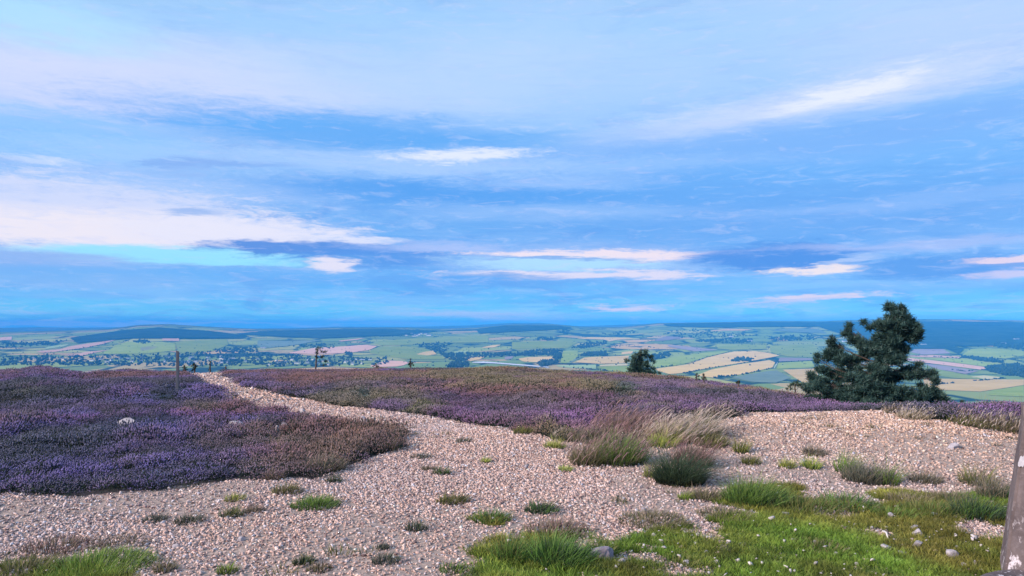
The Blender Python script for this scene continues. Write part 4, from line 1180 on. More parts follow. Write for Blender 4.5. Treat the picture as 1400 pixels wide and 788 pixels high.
TU = [
 (618,690,52,13,'olive','low olive tuft in the middle of the gravel',{'kind2':'dark'}),
 (741,703,54,14,'dark','dark green tuft right of the olive one in mid gravel',{'kind2':'green'}),
 (568,727,36,12,'dark','small dark tuft in the open gravel below the olive one',{'kind2':'grey'}),
 (426,697,74,12,'green','wide flat green tuft on the left gravel',{}),
 (388,676,46,11,'olive','yellowish olive tuft by the left heather edge',{'kind2':'brown'}),
 (455,661,26,9,'dark','little dark tuft right of the yellowish olive one',{}),
 (603,650,28,11,'dark','small dark tuft on the upper gravel',{'kind2':'green'}),
 (663,633,16,6,'yellow','tiny yellow tuft on the upper gravel',{}),
 (584,644,24,6,'brown','faint brown tuft left of the small dark one',{'dens':.5}),
 (632,606,26,6,'grey','grey tuft where the path narrows',{'dens':.7}),
 (575,628,34,7,'grey','grey flat tuft beside the path bend',{'dens':.6}),
 (805,637,56,34,'brown','brown feathery tussock, left half of the pair left of the dark tussock',{'seeds':60,'smat':'R','kind2':'olive'}),
 (845,637,72,38,'green','tall green-brown tussock left of the dark round tussock',{'seeds':110,'smat':'R','kind2':'brown'}),
 (872,634,34,26,'green','deep green tuft tight against the green-brown tussock',{'kind2':'dark'}),
 (932,664,74,46,'dark','big dark round tussock in the middle right',{'lean':.9,'kind2':'dark','dens':1.6}),
 (950,640,60,34,'rust','rusty tuft rising behind the dark round tussock',{'seeds':60,'smat':'R','kind2':'dark'}),
 (893,654,28,18,'yellow','light yellow tuft at the left foot of the dark tussock',{'kind2':'brown'}),
 (759,614,34,10,'yellow','yellow-green tuft at the right edge of the path',{'kind2':'olive'}),
 (716,594,34,9,'olive','olive tuft on the path edge further back',{}),
 (774,645,24,7,'yellow','tiny yellow patch left of the brown tussock',{'dens':.7}),
 (938,684,22,9,'bright','bright little tuft below the dark tussock',{}),
 (968,685,60,14,'brown','flat brown tuft below the dark tussock',{'kind2':'olive'}),
 (1015,620,24,22,'olive','upright yellow-green tuft at the foot of the heap',{'kind2':'yellow'}),
 (1030,636,28,11,'olive','low tuft just below the upright yellow-green one',{}),
 (1078,641,26,12,'yellow','yellow tuft at left of the heap foot row',{'kind2':'olive'}),
 (1112,642,28,14,'yellow','yellow-green tuft second in the heap foot row',{'kind2':'green'}),
 (1163,648,34,24,'bright','bright green tuft on the gravel heap foot',{}),
 (1190,662,60,26,'grey','grey-green sprawling tuft right of the bright green one',{'kind2':'brown'}),
 (1218,664,34,30,'bright','ragged bright tuft over the sprawling one',{'kind2':'brown','dens':.7}),
 (1118,624,36,9,'brown','brown flat tuft on the heap slope',{'kind2':'grey'}),
 (1272,662,44,14,'brown','dry brown tuft on the right gravel',{'kind2':'grey','dens':.7}),
 (1345,666,44,24,'olive','thin olive tuft near the concrete pillar',{'kind2':'brown','dens':.6}),
 (1368,684,40,30,'brown','dry tuft against the concrete pillar',{'kind2':'grey','dens':.8}),
 (1345,712,70,26,'dark','dark tuft in the turf left of the pillar',{'kind2':'green','dens':.8}),
 (1040,694,92,34,'green','long deep green grass bank at the top of the turf',{'kind2':'dark','dens':1.3}),
 (1012,690,36,30,'green','tall green tuft at the left end of the grass bank',{'kind2':'bright'}),
 (900,722,110,12,'brown','flat brown grass between gravel and turf',{'kind2':'olive','dens':.7}),
 (1000,712,90,10,'brown','brown grass band along the turf edge',{'kind2':'olive','dens':.6}),
 (1110,704,110,14,'olive','olive grass bank along the top of the turf',{'kind2':'green','dens':.8}),
 (1170,700,90,16,'green','green grass bank under the bright tuft',{'kind2':'brown','dens':.8}),
 (1290,708,90,14,'olive','olive grass at the upper right of the turf',{'kind2':'green','dens':.7}),
 (1235,712,60,10,'green','low green grass in the upper turf',{'kind2':'olive','dens':.7}),
 (1130,760,90,8,'olive','short olive grass low in the turf',{'kind2':'brown','dens':.5}),
 (940,780,90,8,'olive','short olive grass at the bottom of the turf',{'kind2':'green','dens':.5}),
 (670,716,62,12,'green','green mat right of the open gravel',{'kind2':'dark'}),
 (700,770,64,34,'green','left part of the big foreground tuft',{'kind2':'olive'}),
 (765,776,110,34,'green','big deep green foreground tuft left of the mauve stone',{'kind2':'dark','dens':1.3}),
 (822,762,40,26,'olive','olive tuft behind the mauve stone',{'kind2':'yellow'}),
 (765,735,110,14,'brown','thin brown feathery grass behind the big foreground tuft',{'kind2':'rust','dens':.5,'seeds':40,'smat':'R'}),
 (525,772,44,12,'grey','grey-green tuft near the bottom middle',{'kind2':'dark'}),
 (522,752,20,6,'grey','tiny grey tuft above the bottom middle one',{}),
 (413,774,34,12,'dark','small dark tuft at the bottom left middle',{'kind2':'olive'}),
 (434,783,40,9,'brown','brown tuft under the small dark one',{'kind2':'olive','dens':.7}),
 (110,792,150,13,'bright','bright green clump in the bottom left corner',{'kind2':'green','dens':1.3}),
 (20,790,80,14,'olive','brownish clump at the bottom left corner edge',{'kind2':'brown'}),
 (60,762,100,12,'brown','dry thin grass above the corner clump',{'kind2':'rust','dens':.5}),
 (150,752,80,8,'brown','flat dry tuft right above the corner clump',{'dens':.5}),
 (220,783,34,12,'brown','brown tuft right of the corner clump',{'kind2':'olive'}),
 (308,786,30,10,'bright','small bright tuft on the bottom edge',{'kind2':'olive'}),
 (207,715,34,8,'grey','left of two grey tufts on the left gravel',{}),
 (254,717,42,9,'grey','right of two grey tufts on the left gravel',{'kind2':'dark'}),
 (312,708,34,12,'olive','olive tuft on the left gravel near the heather',{'kind2':'grey'}),
 (318,686,30,8,'yellow','yellow patch by the left heather edge',{'kind2':'brown'}),
 (345,702,30,9,'brown','brown tuft between the olive one and the flat green one',{}),
 (440,646,60,20,'brown','brown grass mixed into the heather tip left of the path',{'kind2':'grey','seeds':20,'smat':'R'}),
 (370,657,34,12,'brown','dry grass at the lower heather edge',{'kind2':'rust'}),
 (620,786,50,10,'green','green tuft on the bottom edge in the middle',{'kind2':'olive'}),
 (1250,690,60,10,'brown','dry grass around the stones at the turf top',{'dens':.6}),
 (1310,690,60,14,'brown','faded grass before the pillar',{'dens':.6,'kind2':'olive'}),
]
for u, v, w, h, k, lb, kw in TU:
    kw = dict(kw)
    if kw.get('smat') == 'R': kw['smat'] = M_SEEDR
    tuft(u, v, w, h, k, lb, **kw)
TALL = [
 (925,606,66,52,'blond','tall pale blond grass with silvery seed heads by the heap',{'seeds':170,'kind2':'yellow','bend':.5,'lean':.5,'dens':.8}),
 (960,600,60,50,'blond','pale blond grass leaning right at the left end of the heap',{'seeds':120,'kind2':'olive','bend':.55,'lean':.5,'dens':.6}),
 (895,603,60,40,'blond','shorter blond grass left of the silvery seed heads',{'seeds':70,'kind2':'brown','bend':.5,'dens':.6}),
 (908,612,46,26,'yellow','bright yellow-green base tuft under the blond grass',{'kind2':'bright'}),
 (975,612,50,26,'olive','olive grass at the right foot of the blond grass',{'kind2':'brown','seeds':20}),
 (860,596,110,50,'rust','reddish feathery grass left of the blond grass',{'seeds':190,'smat':'R','kind2':'brown','bend':.4,'dens':.55}),
 (820,606,90,36,'brown','brown and grey grass at the edge of the heather',{'seeds':90,'smat':'R','kind2':'grey','dens':.6}),
 (780,604,60,24,'grey','grey-green grass left of the reddish grass',{'kind2':'yellow','seeds':30}),
 (850,616,80,28,'brown','dry grass in front of the reddish grass',{'kind2':'grey','seeds':50,'dens':.6}),
 (1258,574,46,18,'blond','silvery grass in front of the big pine foot',{'seeds':80,'bend':.5,'kind2':'brown','dens':.6}),
 (1232,566,36,16,'brown','brown grass under the big pine',{'seeds':20,'dens':.6}),
 (1300,572,60,14,'brown','brown grass fringe behind the heap',{'seeds':30,'dens':.6}),
 (1365,588,80,22,'brown','wide dry grass clump at the right behind the heap',{'seeds':90,'kind2':'olive','dens':.6}),
 (1395,592,60,26,'brown','dry grass clump touching the pillar edge behind the heap',{'seeds':50,'kind2':'olive','dens':.6}),
 (1325,577,40,20,'rust','reddish dry grass just right of the tiny conifer',{'seeds':40,'smat':'R','kind2':'brown','dens':.6}),
 (1285,571,36,16,'brown','thin dry grass left of the tiny conifer',{'seeds':20,'dens':.6}),
 (1335,584,50,18,'olive','olive dry grass between the tiny conifer and the pillar',{'seeds':40,'kind2':'brown','dens':.6}),
]
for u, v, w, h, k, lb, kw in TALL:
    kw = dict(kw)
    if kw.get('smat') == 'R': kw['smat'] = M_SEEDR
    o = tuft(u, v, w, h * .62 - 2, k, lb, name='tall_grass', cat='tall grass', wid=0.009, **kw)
    o['group'] = 'tall grasses at the heather edge'

# ------------------------------------------------------------------ single stones
def rock(u, v, w, h, label, mat=M_ROCK, seed=0, depth=0.7, name='stone', group='loose pale stones', tall=1.0):
    P = hit([u], [v])[0]; r = math.hypot(P[0], P[1])
    if r > 80: print('FAR ROCK', label); return
    Wm = w / F0 * r; Hm = h / F0 * r
    bm = bmesh.new(); rg = random.Random(seed + int(u))
    bmesh.ops.create_icosphere(bm, subdivisions=3, radius=1.0)
    cuts = [(Vector((rg.gauss(0, 1), rg.gauss(0, 1), rg.gauss(0, .7))).normalized(), rg.uniform(.45, .8)) for _ in range(13)]
    for vt in bm.verts:
        for nrm, d in cuts:
            q = vt.co.dot(nrm)
            if q > d: vt.co -= nrm * (q - d)
        vt.co *= 1 + 0.05 * math.sin(vt.co.x * 7 + seed) * math.cos(vt.co.y * 9)
        vt.co.x *= Wm * .6; vt.co.y *= Wm * .6 * depth; vt.co.z *= Hm * 0.9
    me = bpy.data.meshes.new(name); bm.to_mesh(me); bm.free()
    me.materials.append(mat)
    o = link_mesh(name, me)
    o.location = (P[0], P[1] + Wm * .2, P[2] + Hm * 0.25); o.rotation_euler = (rg.uniform(-.1, .1), rg.uniform(-.1, .1), rg.uniform(-.3, .3))
    tag(o, label, 'stone', group)
    return o
rock(172, 586, 38, 10, 'large pale boulder lying in the heather at left', seed=1, name='boulder')
rock(319, 585, 25, 7, 'pale boulder in the heather between post and path', seed=2, name='boulder')
rock(323, 562, 8, 5, 'small pale stone just behind the heather boulder', seed=3)
for u, v, w, h, lb in [(155,513,6,3,'white stone far left of the post, left one of two'),(172,514,6,3,'white stone far left of the post, right one of two'),(181,528,5,3,'lone white stone left of the post in the heather'),
                       (219,534,7,4,'white stone left of the post foot, outer one'),(227,533,6,4,'white stone left of the post foot, inner one'),(246,533,5,3,'white stone close right of the post foot'),(255,532,5,3,'white stone a step right of the post foot'),
                       (412,567,11,5,'pale stone left of the path bend'),(427,570,8,4,'pale stone beside the one left of the path bend'),(389,586,10,5,'pale stone in the brown heather, left of two'),(378,589,7,4,'small pale stone in the brown heather'),
                       (482,583,9,4,'pale stone at the path side'),(496,578,14,7,'pale stone pile top at the path side'),(663,569,5,4,'tiny white stone in the heather right of the path')]:
    rock(u, v, w, h + 2, lb, seed=int(u), group='white stones in the heather')
rock(828, 768, 42, 15, 'mauve layered stone in the grass at bottom middle', M_ROCKM, 5, 0.5)
rock(850, 772, 10, 7, 'small pale stone right of the mauve layered stone', seed=9)
grs = [(939,772,9,5,'pale round stone in the turf, below middle'),(1086,741,7,5,'white round stone in the left turf'),(1114,744,4,4,'white pebble right of the white round stone'),(1219,709,9,6,'white stone high in the turf'),
       (1251,724,10,5,'white flat stone in mid turf'),(1258,733,14,7,'pale stone pair in mid turf, upper'),(1256,748,15,6,'pale stone pair in mid turf, lower'),(1214,752,14,6,'white stone beside the white stick'),
       (1303,764,18,9,'grey stone before the pillar base'),(1334,773,5,5,'small white pebble left of the pillar base'),(1320,776,8,5,'white stone left of the pillar base'),(1170,720,6,4,'white pebble in the upper turf'),
       (1234,758,12,4,'flat grey stone below the white stick'),(1148,696,6,4,'white pebble at the turf top'),(1183,732,6,3,'white pebble left of the stick'),(1143,760,7,4,'pale pebble in lower turf'),
       (895,735,8,5,'pale stone at the left turf edge'),(905,745,7,4,'pale stone below the left turf edge'),(950,745,6,4,'pale stone in left turf'),(980,772,8,5,'pale stone in bottom turf'),(965,757,7,4,'pale stone in the left turf, middle'),
       (1010,770,8,5,'pale stone near the bottom of the turf'),(1075,705,10,5,'pale stone at the turf top left'),(1278,706,9,4,'flat pale stone by the upper turf'),(1311,750,8,3,'thin pale stone right in the turf'),(1171,774,6,4,'pale pebble low in the turf')]
for u, v, w, h, lb in grs:
    rock(u, v, w, h, lb, seed=int(v), group='pale stones in the turf')
for u, v, w, h, lb in [(1308,614,16,6,'larger flat stone on the gravel heap at right'),(1100,633,9,5,'larger stone on the heap foot'),(720,640,8,4,'larger stone in the gravel middle'),(880,700,9,5,'larger stone in the gravel below the tussock'),
                       (470,740,9,5,'larger stone on the left gravel'),(330,740,9,5,'larger stone far on the left gravel'),(640,750,10,5,'larger stone on the bottom gravel'),(240,750,9,5,'larger stone near the bottom left gravel')]:
    rock(u, v, w, h, lb, seed=int(u), group='larger stones in the gravel')
# white stick
M_STICK, t, b = newmat('bleached_wood', 0.8, 0.2)
gp = t.node('ShaderNodeTexCoord'); nz = t.noise(gp.outputs['Object'], 40, 3)
t.l.new(t.mix(nz, (0.50, 0.46, 0.42), (0.72, 0.68, 0.64)), b.inputs['Base Color'])
Pa = hit([1207], [731])[0]; Pb = hit([1214], [741])[0]
g = Geo(); tube(g, [Pa + [0, 0, .03], (Pa + Pb) / 2 + [0.01, 0, .045], Pb + [0, 0, .03]], [.006, .008, .005], 6)
o = link_mesh('stick', g.mesh('stick', [M_STICK])); tag(o, 'short bleached stick lying on the turf', 'stick')

# ------------------------------------------------------------------ wooden post
M_POST, t, b = newmat('weathered_post', 0.9, 0.15)
gp = t.node('ShaderNodeTexCoord'); nz = t.noise(t.vmath('MULTIPLY', gp.outputs['Object'], (1, 1, .06)), 60, 5)
t.l.new(t.mix(nz, (0.06, 0.065, 0.08), (0.17, 0.17, 0.19)), b.inputs['Base Color']); bump(t, b, nz, .6, .01)
P = hit([242], [540])[0]; rP = math.hypot(P[0], P[1])
hP = 55 / F0 * rP; wP = 3.4 / F0 * rP
bm = bmesh.new()
bmesh.ops.create_cube(bm, size=1)
for v in bm.verts:
    v.co.x *= wP; v.co.y *= wP * .8; v.co.z = hP if v.co.z > 0 else -0.2
    if v.co.z > 0 and v.co.x > 0: v.co.z -= wP * .5
bmesh.ops.subdivide_edges(bm, edges=[e for e in bm.edges if abs(e.verts[0].co.z - e.verts[1].co.z) > hP * .5], cuts=6)
for v in bm.verts:
    v.co.x += .012 * math.sin(v.co.z * 2.3) ; v.co.y += .008 * math.cos(v.co.z * 3)
bmesh.ops.bevel(bm, geom=[e for e in bm.edges], offset=wP * .09, segments=1, affect='EDGES')
me = bpy.data.meshes.new('wooden_post'); bm.to_mesh(me); bm.free(); me.materials.append(M_POST)
post = link_mesh('wooden_post', me); post.location = P; post.rotation_euler = (0, R(-.6), R(14))
tag(post, 'tall weathered wooden post standing in the heather left of the path', 'post')

# ------------------------------------------------------------------ concrete pillar
M_CONC, t, b = newmat('concrete', 0.9, 0.15)
gp = t.node('ShaderNodeTexCoord'); ob = gp.outputs['Object']
n1 = t.noise(ob, 3.0, 5, .6); n2 = t.noise(ob, 26.0, 5, .65); n3 = t.noise(t.vmath('MULTIPLY', ob, (1, 1, .45)), 14, 5, .72)
c = t.mix(t.ramp(n1, .35, .65), (0.085, 0.068, 0.07), (0.15, 0.12, 0.118))
c = t.mix(t.ramp(n2, .45, .8), c, (0.20, 0.165, 0.165))
low = t.ramp(t.sep(ob)[2], 0.62, 0.15)
c = t.mix(t.math('MULTIPLY', t.ramp(n3, .56, .62), low), c, (0.62, 0.56, 0.58))
t.l.new(c, b.inputs['Base Color']); bump(t, b, n2, .8, .006)
M_PATCH, t, b = newmat('pale_lichen', 0.9, 0.1)
gp = t.node('ShaderNodeTexCoord'); nz = t.noise(gp.outputs['Object'], 45, 4)
t.l.new(t.mix(nz, (0.24, 0.22, 0.24), (0.62, 0.60, 0.63)), b.inputs['Base Color'])
pil = bpy.data.objects.new('concrete_pillar', None); COL.objects.link(pil)
pil.location = (3.78, 5.22, gz(3.78, 5.22)); pil.rotation_euler = (0, 0, R(-32))
tag(pil, 'tapering weathered concrete survey pillar at the right edge', 'pillar')
bm = bmesh.new()
bmesh.ops.create_cube(bm, size=1)
HB, HT, HH = 0.345, 0.165, 1.2
for v in bm.verts:
    top = v.co.z > 0
    k = HT if top else HB
    v.co.x = math.copysign(k, v.co.x); v.co.y = math.copysign(k, v.co.y); v.co.z = HH if top else -0.05
bmesh.ops.subdivide_edges(bm, edges=bm.edges, cuts=11, use_grid_fill=True)
rg_ = random.Random(3)
for v in bm.verts:
    d = 0.004
    v.co += Vector((rg_.uniform(-d, d), rg_.uniform(-d, d), 0))
corner = [e for e in bm.edges if len(e.link_faces) == 2 and e.calc_face_angle(0) > 1.0]
bmesh.ops.bevel(bm, geom=corner, offset=0.018, segments=2, affect='EDGES', clamp_overlap=True)
me = bpy.data.meshes.new('shaft'); bm.to_mesh(me); bm.free(); me.materials.append(M_CONC)
sh = link_mesh('shaft', me, pil)
# lichen patch on the left corner
bm = bmesh.new()
zc = 0.83; kx = HB + (HT - HB) * zc / HH
pts = []
for i in range(22):
    a = i / 22 * 2 * math.pi
    q = 0.8 + 0.22 * math.sin(a * 2 + 1) + 0.12 * math.sin(a * 5 + 2) + 0.07 * math.sin(a * 11)
    pts.append((a, q))
f_ = []
for i, (a, q) in enumerate(pts):
    zz_ = zc + 0.060 * q * math.sin(a); k = HB + (HT - HB) * zz_ / HH
    f_.append(bm.verts.new((-k + 0.027 + 0.026 * q * math.cos(a), -k - 0.002, zz_)))
fc = bm.faces.new(f_)
ex = bmesh.ops.extrude_face_region(bm, geom=[fc])
for v in [g_ for g_ in ex['geom'] if isinstance(g_, bmesh.types.BMVert)]: v.co.y += 0.008
bmesh.ops.recalc_face_normals(bm, faces=bm.faces)
bmesh.ops.triangulate(bm, faces=bm.faces)
me = bpy.data.meshes.new('lichen_patch'); bm.to_mesh(me); bm.free(); me.materials.append(M_PATCH)
lp = link_mesh('lichen_patch', me, pil); lp['label'] = 'white flaking patch on the pillar corner'
# footing
bm = bmesh.new()
poly = [(2.84, 4.45), (2.88, 4.78), (3.05, 4.98), (3.25, 5.09), (3.5, 5.14), (4.3, 5.16), (4.5, 4.9), (4.5, 4.3), (2.9, 4.2)]
# outline smoothed by cutting corners
for _ in range(2):
    nw = []
    for a, b_ in zip(poly, poly[1:] + poly[:1]):
        nw += [(a[0] * .75 + b_[0] * .25, a[1] * .75 + b_[1] * .25), (a[0] * .25 + b_[0] * .75, a[1] * .25 + b_[1] * .75)]
    poly = nw
vs_ = [bm.verts.new((p[0], p[1], 0.0)) for p in poly]
fc = bm.faces.new(vs_)
ex = bmesh.ops.extrude_face_region(bm, geom=[fc])
for v in [g_ for g_ in ex['geom'] if isinstance(g_, bmesh.types.BMVert)]: v.co.z += 0.14
bmesh.ops.recalc_face_normals(bm, faces=bm.faces)
bmesh.ops.bevel(bm, geom=[e for e in bm.edges if all(v.co.z > .1 for v in e.verts)], offset=.02, segments=2, affect='EDGES')
me = bpy.data.meshes.new('footing'); bm.to_mesh(me); bm.free(); me.materials.append(M_CONC)
ft = link_mesh('footing', me, pil)
ft.matrix_parent_inverse = Matrix.LocRotScale(pil.location, pil.rotation_euler, None).inverted()
ft.location = (0, 0, -0.09)

# ------------------------------------------------------------------ trees on the hill
def puff(g, c, rad, N, rg, up=0.35, m=0, wid=0.010, length=None):
    """a tuft of needles round the end of a twig"""
    d = rg.normal(0, 1, (N, 3)); d[:, 2] += up * 1.2; d /= np.linalg.norm(d, axis=1)[:, None]
    L_ = rad * rg.uniform(0.55, 1.15, N)[:, None]
    s = np.cross(d, rg.normal(0, 1, (N, 3))); s /= np.linalg.norm(s, axis=1)[:, None] + 1e-9
    st = c + d * L_ * 0.10 + rg.normal(0, rad * .22, (N, 3))
    a = st + s * wid; b_ = st - s * wid; e = st + d * L_
    v = np.stack([a, b_, e], 1).reshape(-1, 3)
    f = np.arange(N * 3).reshape(-1, 3)
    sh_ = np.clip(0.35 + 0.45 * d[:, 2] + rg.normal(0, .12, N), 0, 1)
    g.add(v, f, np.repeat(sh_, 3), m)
def limb(g, a, b_, r0, r1, rg, sag=0.1, k=6):
    a = np.array(a, float); b_ = np.array(b_, float)
    L_ = np.linalg.norm(b_ - a)
    pts = []
    for i in range(k + 1):
        q = i / k
        p = a + (b_ - a) * q; p[2] -= sag * L_ * math.sin(q * math.pi) ; p += rg.normal(0, .012 * L_, 3) * (0 < i < k)
        pts.append(p)
    tube(g, pts, np.linspace(r0, r1, k + 1), 6)
    return pts
def lobes_tree(name, label, cat, u, v, lobes, trunk, seed, dens=60, puffr=0.15, needles=55, mat=M_NEEDLE, depth=0.75, dist=None, wid=.009, group=None, shrink=0.0, squeeze=1.0):
    """lobes: (u, v, half width, half height, depth offset) read off the photograph, turned into metres at the tree's distance"""
    if dist is None:
        P = hit([u], [v])[0]
    else:
        a = math.atan((u - 700) / F0); P = np.array([dist * math.sin(a), dist * math.cos(a), 0]); P[2] = gz(P[0], P[1])
    r = math.hypot(P[0], P[1]); s = r / F0
    rg = np.random.default_rng(seed)
    root = bpy.data.objects.new(name, None); COL.objects.link(root)
    root.location = P; root.rotation_euler = (0, 0, -math.atan2(P[0], P[1]))
    tag(root, label, cat, group)
    vb = HORIZ + F0 * (CAMZ - P[2]) / r
    def L3(uu, vv, dd=0.0): return np.array([(uu - u) * s * squeeze, dd, (vb - vv) * s])
    gt = Geo()
    tp = [L3(a, b_, 0) for a, b_, w in trunk]
    tw = [w * s for a, b_, w in trunk]
    # densify
    tp2, tw2 = [], []
    for i in range(len(tp) - 1):
        for q in (0, .33, .66):
            tp2.append(tp[i] * (1 - q) + tp[i + 1] * q + rg.normal(0, .01, 3)); tw2.append(tw[i] * (1 - q) + tw[i + 1] * q)
    tp2.append(tp[-1]); tw2.append(tw[-1]); tp2[0] = tp2[0] - np.array([0, 0, .15])
    tube(gt, tp2, tw2, 9)
    link_mesh('trunk', gt.mesh('trunk', [M_BARK], True), root)
    gc = Geo()
    tpa = np.array(tp2)
    for li, (lu, lv, a, b_, dd) in enumerate(lobes):
        c = L3(lu, lv, dd); A, B = max(.3, a - shrink) * s, max(.3, b_ - shrink) * s; Dp = max(A, B) * depth
        vol = A * B * Dp
        area = (A * B * Dp) ** (2 / 3)
        n_p = max(3, int(dens * area * 2.2))
        # a limb into the lobe
        gl = Geo()
        j = np.argmin(np.linalg.norm(tpa - (c - np.array([0, 0, B * .8])), axis=1))
        pts = limb(gl, tpa[j], c, max(.008, tw2[j] * .28), .006, rg, 0.06)
        for q in range(n_p):
            d = rg.normal(0, 1, 3); d /= np.linalg.norm(d)
            rr = rg.random() ** 0.45
            p = c + d * np.array([A, Dp, B]) * rr
            if p[2] < 0.03: p[2] = 0.03 + rg.random() * .08
            k = pts[rg.integers(2, len(pts))]
            if rg.random() < .6:
                tube(gl, [k, (k + p) / 2 + rg.normal(0, .02, 3), p], [.007, .005, .003], 3)
            pr = puffr * rg.uniform(.7, 1.2)
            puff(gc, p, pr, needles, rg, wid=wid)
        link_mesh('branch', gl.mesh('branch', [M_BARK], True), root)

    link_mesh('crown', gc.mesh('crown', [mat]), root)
    return root

lobes_tree('scots_pine', 'big dark wind-shaped pine leaning right, standing behind the gravel heap', 'pine tree', 1195, 549, [
  (1213,424,9,7,0), (1228,423,6,7,.05), (1222,434,16,9,0), (1216,446,22,11,-.1), (1238,445,12,8,.1), (1246,453,9,6,0), (1232,457,18,9,.1), (1240,463,10,4,.15), (1210,462,20,12,-.1),
  (1200,474,26,13,0), (1222,474,18,10,.15), (1212,486,20,8,-.2), (1190,447,7,5,0), (1182,441,0.1,0.1,0),
  (1163,450,6,9,.1), (1170,463,11,8,.1), (1180,470,12,8,-.05), (1158,456,4,4,.1),
  (1142,464,7,8,-.1), (1147,476,13,9,0), (1137,484,9,8,.1), (1124,488,4,9,0), (1155,488,14,9,-.2),
  (1131,502,12,8,0), (1118,510,8,8,.15), (1113,524,9,10,0), (1128,520,14,12,-.2), (1150,508,16,10,.1), (1150,528,22,14,0),
  (1176,510,20,9,-.2), (1182,528,24,15,.1), (1205,508,24,10,.2), (1212,528,26,14,-.1), (1196,496,16,6,-.1), (1232,505,20,7,.1),
  (1236,497,12,3,.1), (1247,492,7,3.5,-.1), (1253,503,14,6,.1), (1262,510,8,6,0), (1240,532,20,13,-.1), (1258,528,14,12,.1), (1272,532,7,8,0), (1266,541,9,7,0), (1246,518,6,4,.25),
  (1188,520,20,12,-.45), (1166,488,12,8,0), (1170,498,10,7,-.1), (1180,486,9,7,.1), (1196,538,22,10,-.5), (1200,500,14,10,-.35), (1160,535,18,9,-.35), (1120,538,14,7,0), (1150,542,24,7,0), (1190,544,30,7,-.2), (1230,545,26,6,0)],
  [(1195,549,5.5),(1192,530,5),(1190,512,4.4),(1196,490,3.6),(1208,465,2.8),(1216,445,2),(1220,430,1.2)], 21, dens=330, puffr=0.14, needles=75, dist=23, wid=.010, shrink=2.4, squeeze=0.93)

lobes_tree('round_pine', 'dark rounded pine with pointed top on the heather skyline', 'pine tree', 874, 513, [
  (874,482,7,6,0), (882,483,5,5,.1), (874,490,13,7,0), (863,495,9,7,0), (884,493,10,8,.1), (873,500,14,8,-.2), (862,507,8,5,0), (886,505,9,6,0), (874,508,16,5,-.2), (896,509,6,3,0), (856,510,5,2.5,0)],
  [(874,514,3.2),(874,500,2.6),(875,486,1.6),(876,477,.8)], 22, dens=60, puffr=0.17, needles=46, wid=.016, dist=42)
lobes_tree('bare_pine', 'thin sparse lone pine with branches only to the right, on the skyline', 'pine tree', 433, 503, [
  (437,475,4,3,0), (434,481,2,2,0), (443,480,6,1.8,0), (441,487,5,1.6,0), (445,492,5,1.6,0), (443,497,4,1.4,0), (434,487,1.6,1.4,0)],
  [(433,505,1.1),(433,495,1.0),(433.5,485,.8),(436,474,.5)], 23, dens=26, puffr=0.15, needles=26, wid=.02, dist=56)
def small(name, label, cat, u, v, w, h, seed, dist, mat=M_SHRUB, cone=False):
    if cone: lob = [(u, v - h * .2, w * .42, h * .18, 0), (u, v - h * .45, w * .3, h * .18, 0), (u, v - h * .7, w * .18, h * .15, 0), (u, v - h * .92, w * .07, h * .08, 0)]
    else: lob = [(u - w * .25, v - h * .35, w * .25, h * .3, 0), (u + w * .2, v - h * .4, w * .28, h * .35, .05), (u, v - h * .65, w * .25, h * .3, 0)]
    s = dist / F0
    return lobes_tree(name, label, cat, u, v, lob, [(u, v + 1, 1.0), (u, v - h * .5, .8), (u, v - h * .9, .4)], seed, dens=90, puffr=max(.05, w * s * .16), needles=40, mat=mat, dist=dist, wid=max(.004, .00035 * dist))
small('small_conifer', 'tiny upright conifer in the heather right of the big pine', 'conifer', 1311, 559, 17, 27, 31, 17.5, M_NEEDLE, True)
small('shrub', 'left of two small dark shrubs on the skyline right of the round pine', 'shrub', 951, 519, 11, 11, 32, 36)
small('shrub', 'right of two small dark shrubs on the skyline right of the round pine', 'shrub', 961, 519, 11, 12, 33, 36)
small('shrub', 'lone tiny dark bush on the skyline between the shrub pair and big pine', 'shrub', 1008, 521, 6, 5, 34, 36)
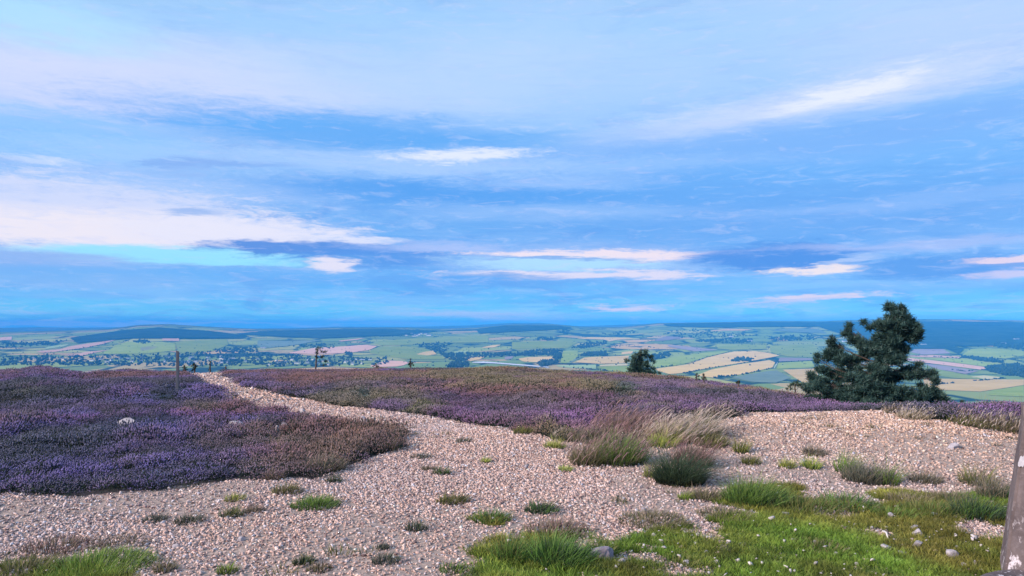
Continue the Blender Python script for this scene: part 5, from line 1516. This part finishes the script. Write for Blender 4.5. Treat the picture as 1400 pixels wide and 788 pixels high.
small('shrub', 'low dark shrub beside the big pine at its left', 'shrub', 1085, 529, 24, 14, 35, 32)
small('shrub', 'bushy dark growth at the left foot of the big pine', 'shrub', 1108, 546, 30, 14, 36, 23)
small('shrub', 'yellow-green gorse bush at the foot of the big pine', 'shrub', 1208, 562, 34, 20, 37, 19, GM['olive'])
small('small_tree', 'small bushy tree on the left skyline next to the post', 'tree', 254, 503, 8, 10, 38, 60)
small('small_tree', 'small bushy tree on the left skyline, second from the post', 'tree', 268, 503, 9, 12, 39, 60)
small('small_tree', 'thin small tree on the left skyline, third from the post', 'tree', 289, 504, 5, 14, 40, 60, M_SHRUB, True)
small('small_tree', 'tiny tree on the left skyline, fourth from the post', 'tree', 310, 504, 6, 8, 41, 60)
small('small_tree', 'small tree on the skyline right of the near pink field', 'tree', 562, 503, 8, 14, 42, 62)
small('shrub', 'tiny dark shrub before the near pink field', 'shrub', 515, 504, 10, 8, 43, 60)
small('shrub', 'blue-green bush in the heather before the round pine', 'shrub', 849, 541, 20, 13, 44, 20)
small('shrub', 'small green bush in the heather by the path', 'shrub', 503, 538, 14, 9, 45, 22)

# ------------------------------------------------------------------ haze
bm = bmesh.new(); bmesh.ops.create_cube(bm, size=1)
for v in bm.verts:
    v.co.x *= 32400; v.co.y *= 32400
    v.co.z = 70.0 if v.co.z > 0 else -1400.0
me = bpy.data.meshes.new('haze'); bm.to_mesh(me); bm.free()
M_HAZE = bpy.data.materials.new('haze_air'); M_HAZE.use_nodes = True
nt = M_HAZE.node_tree; nt.nodes.clear()
pv = nt.nodes.new('ShaderNodeVolumePrincipled'); ou = nt.nodes.new('ShaderNodeOutputMaterial')
pv.inputs['Color'].default_value = (0.05, 0.41, 1.0, 1)
pv.inputs['Density'].default_value = 1.0e-4
pv.inputs['Anisotropy'].default_value = -0.25
nt.links.new(pv.outputs[0], ou.inputs['Volume'])
me.materials.append(M_HAZE)
hz = link_mesh('haze', me)
tag(hz, 'blue haze lying over the valley and the far hills', 'haze', kind='stuff')
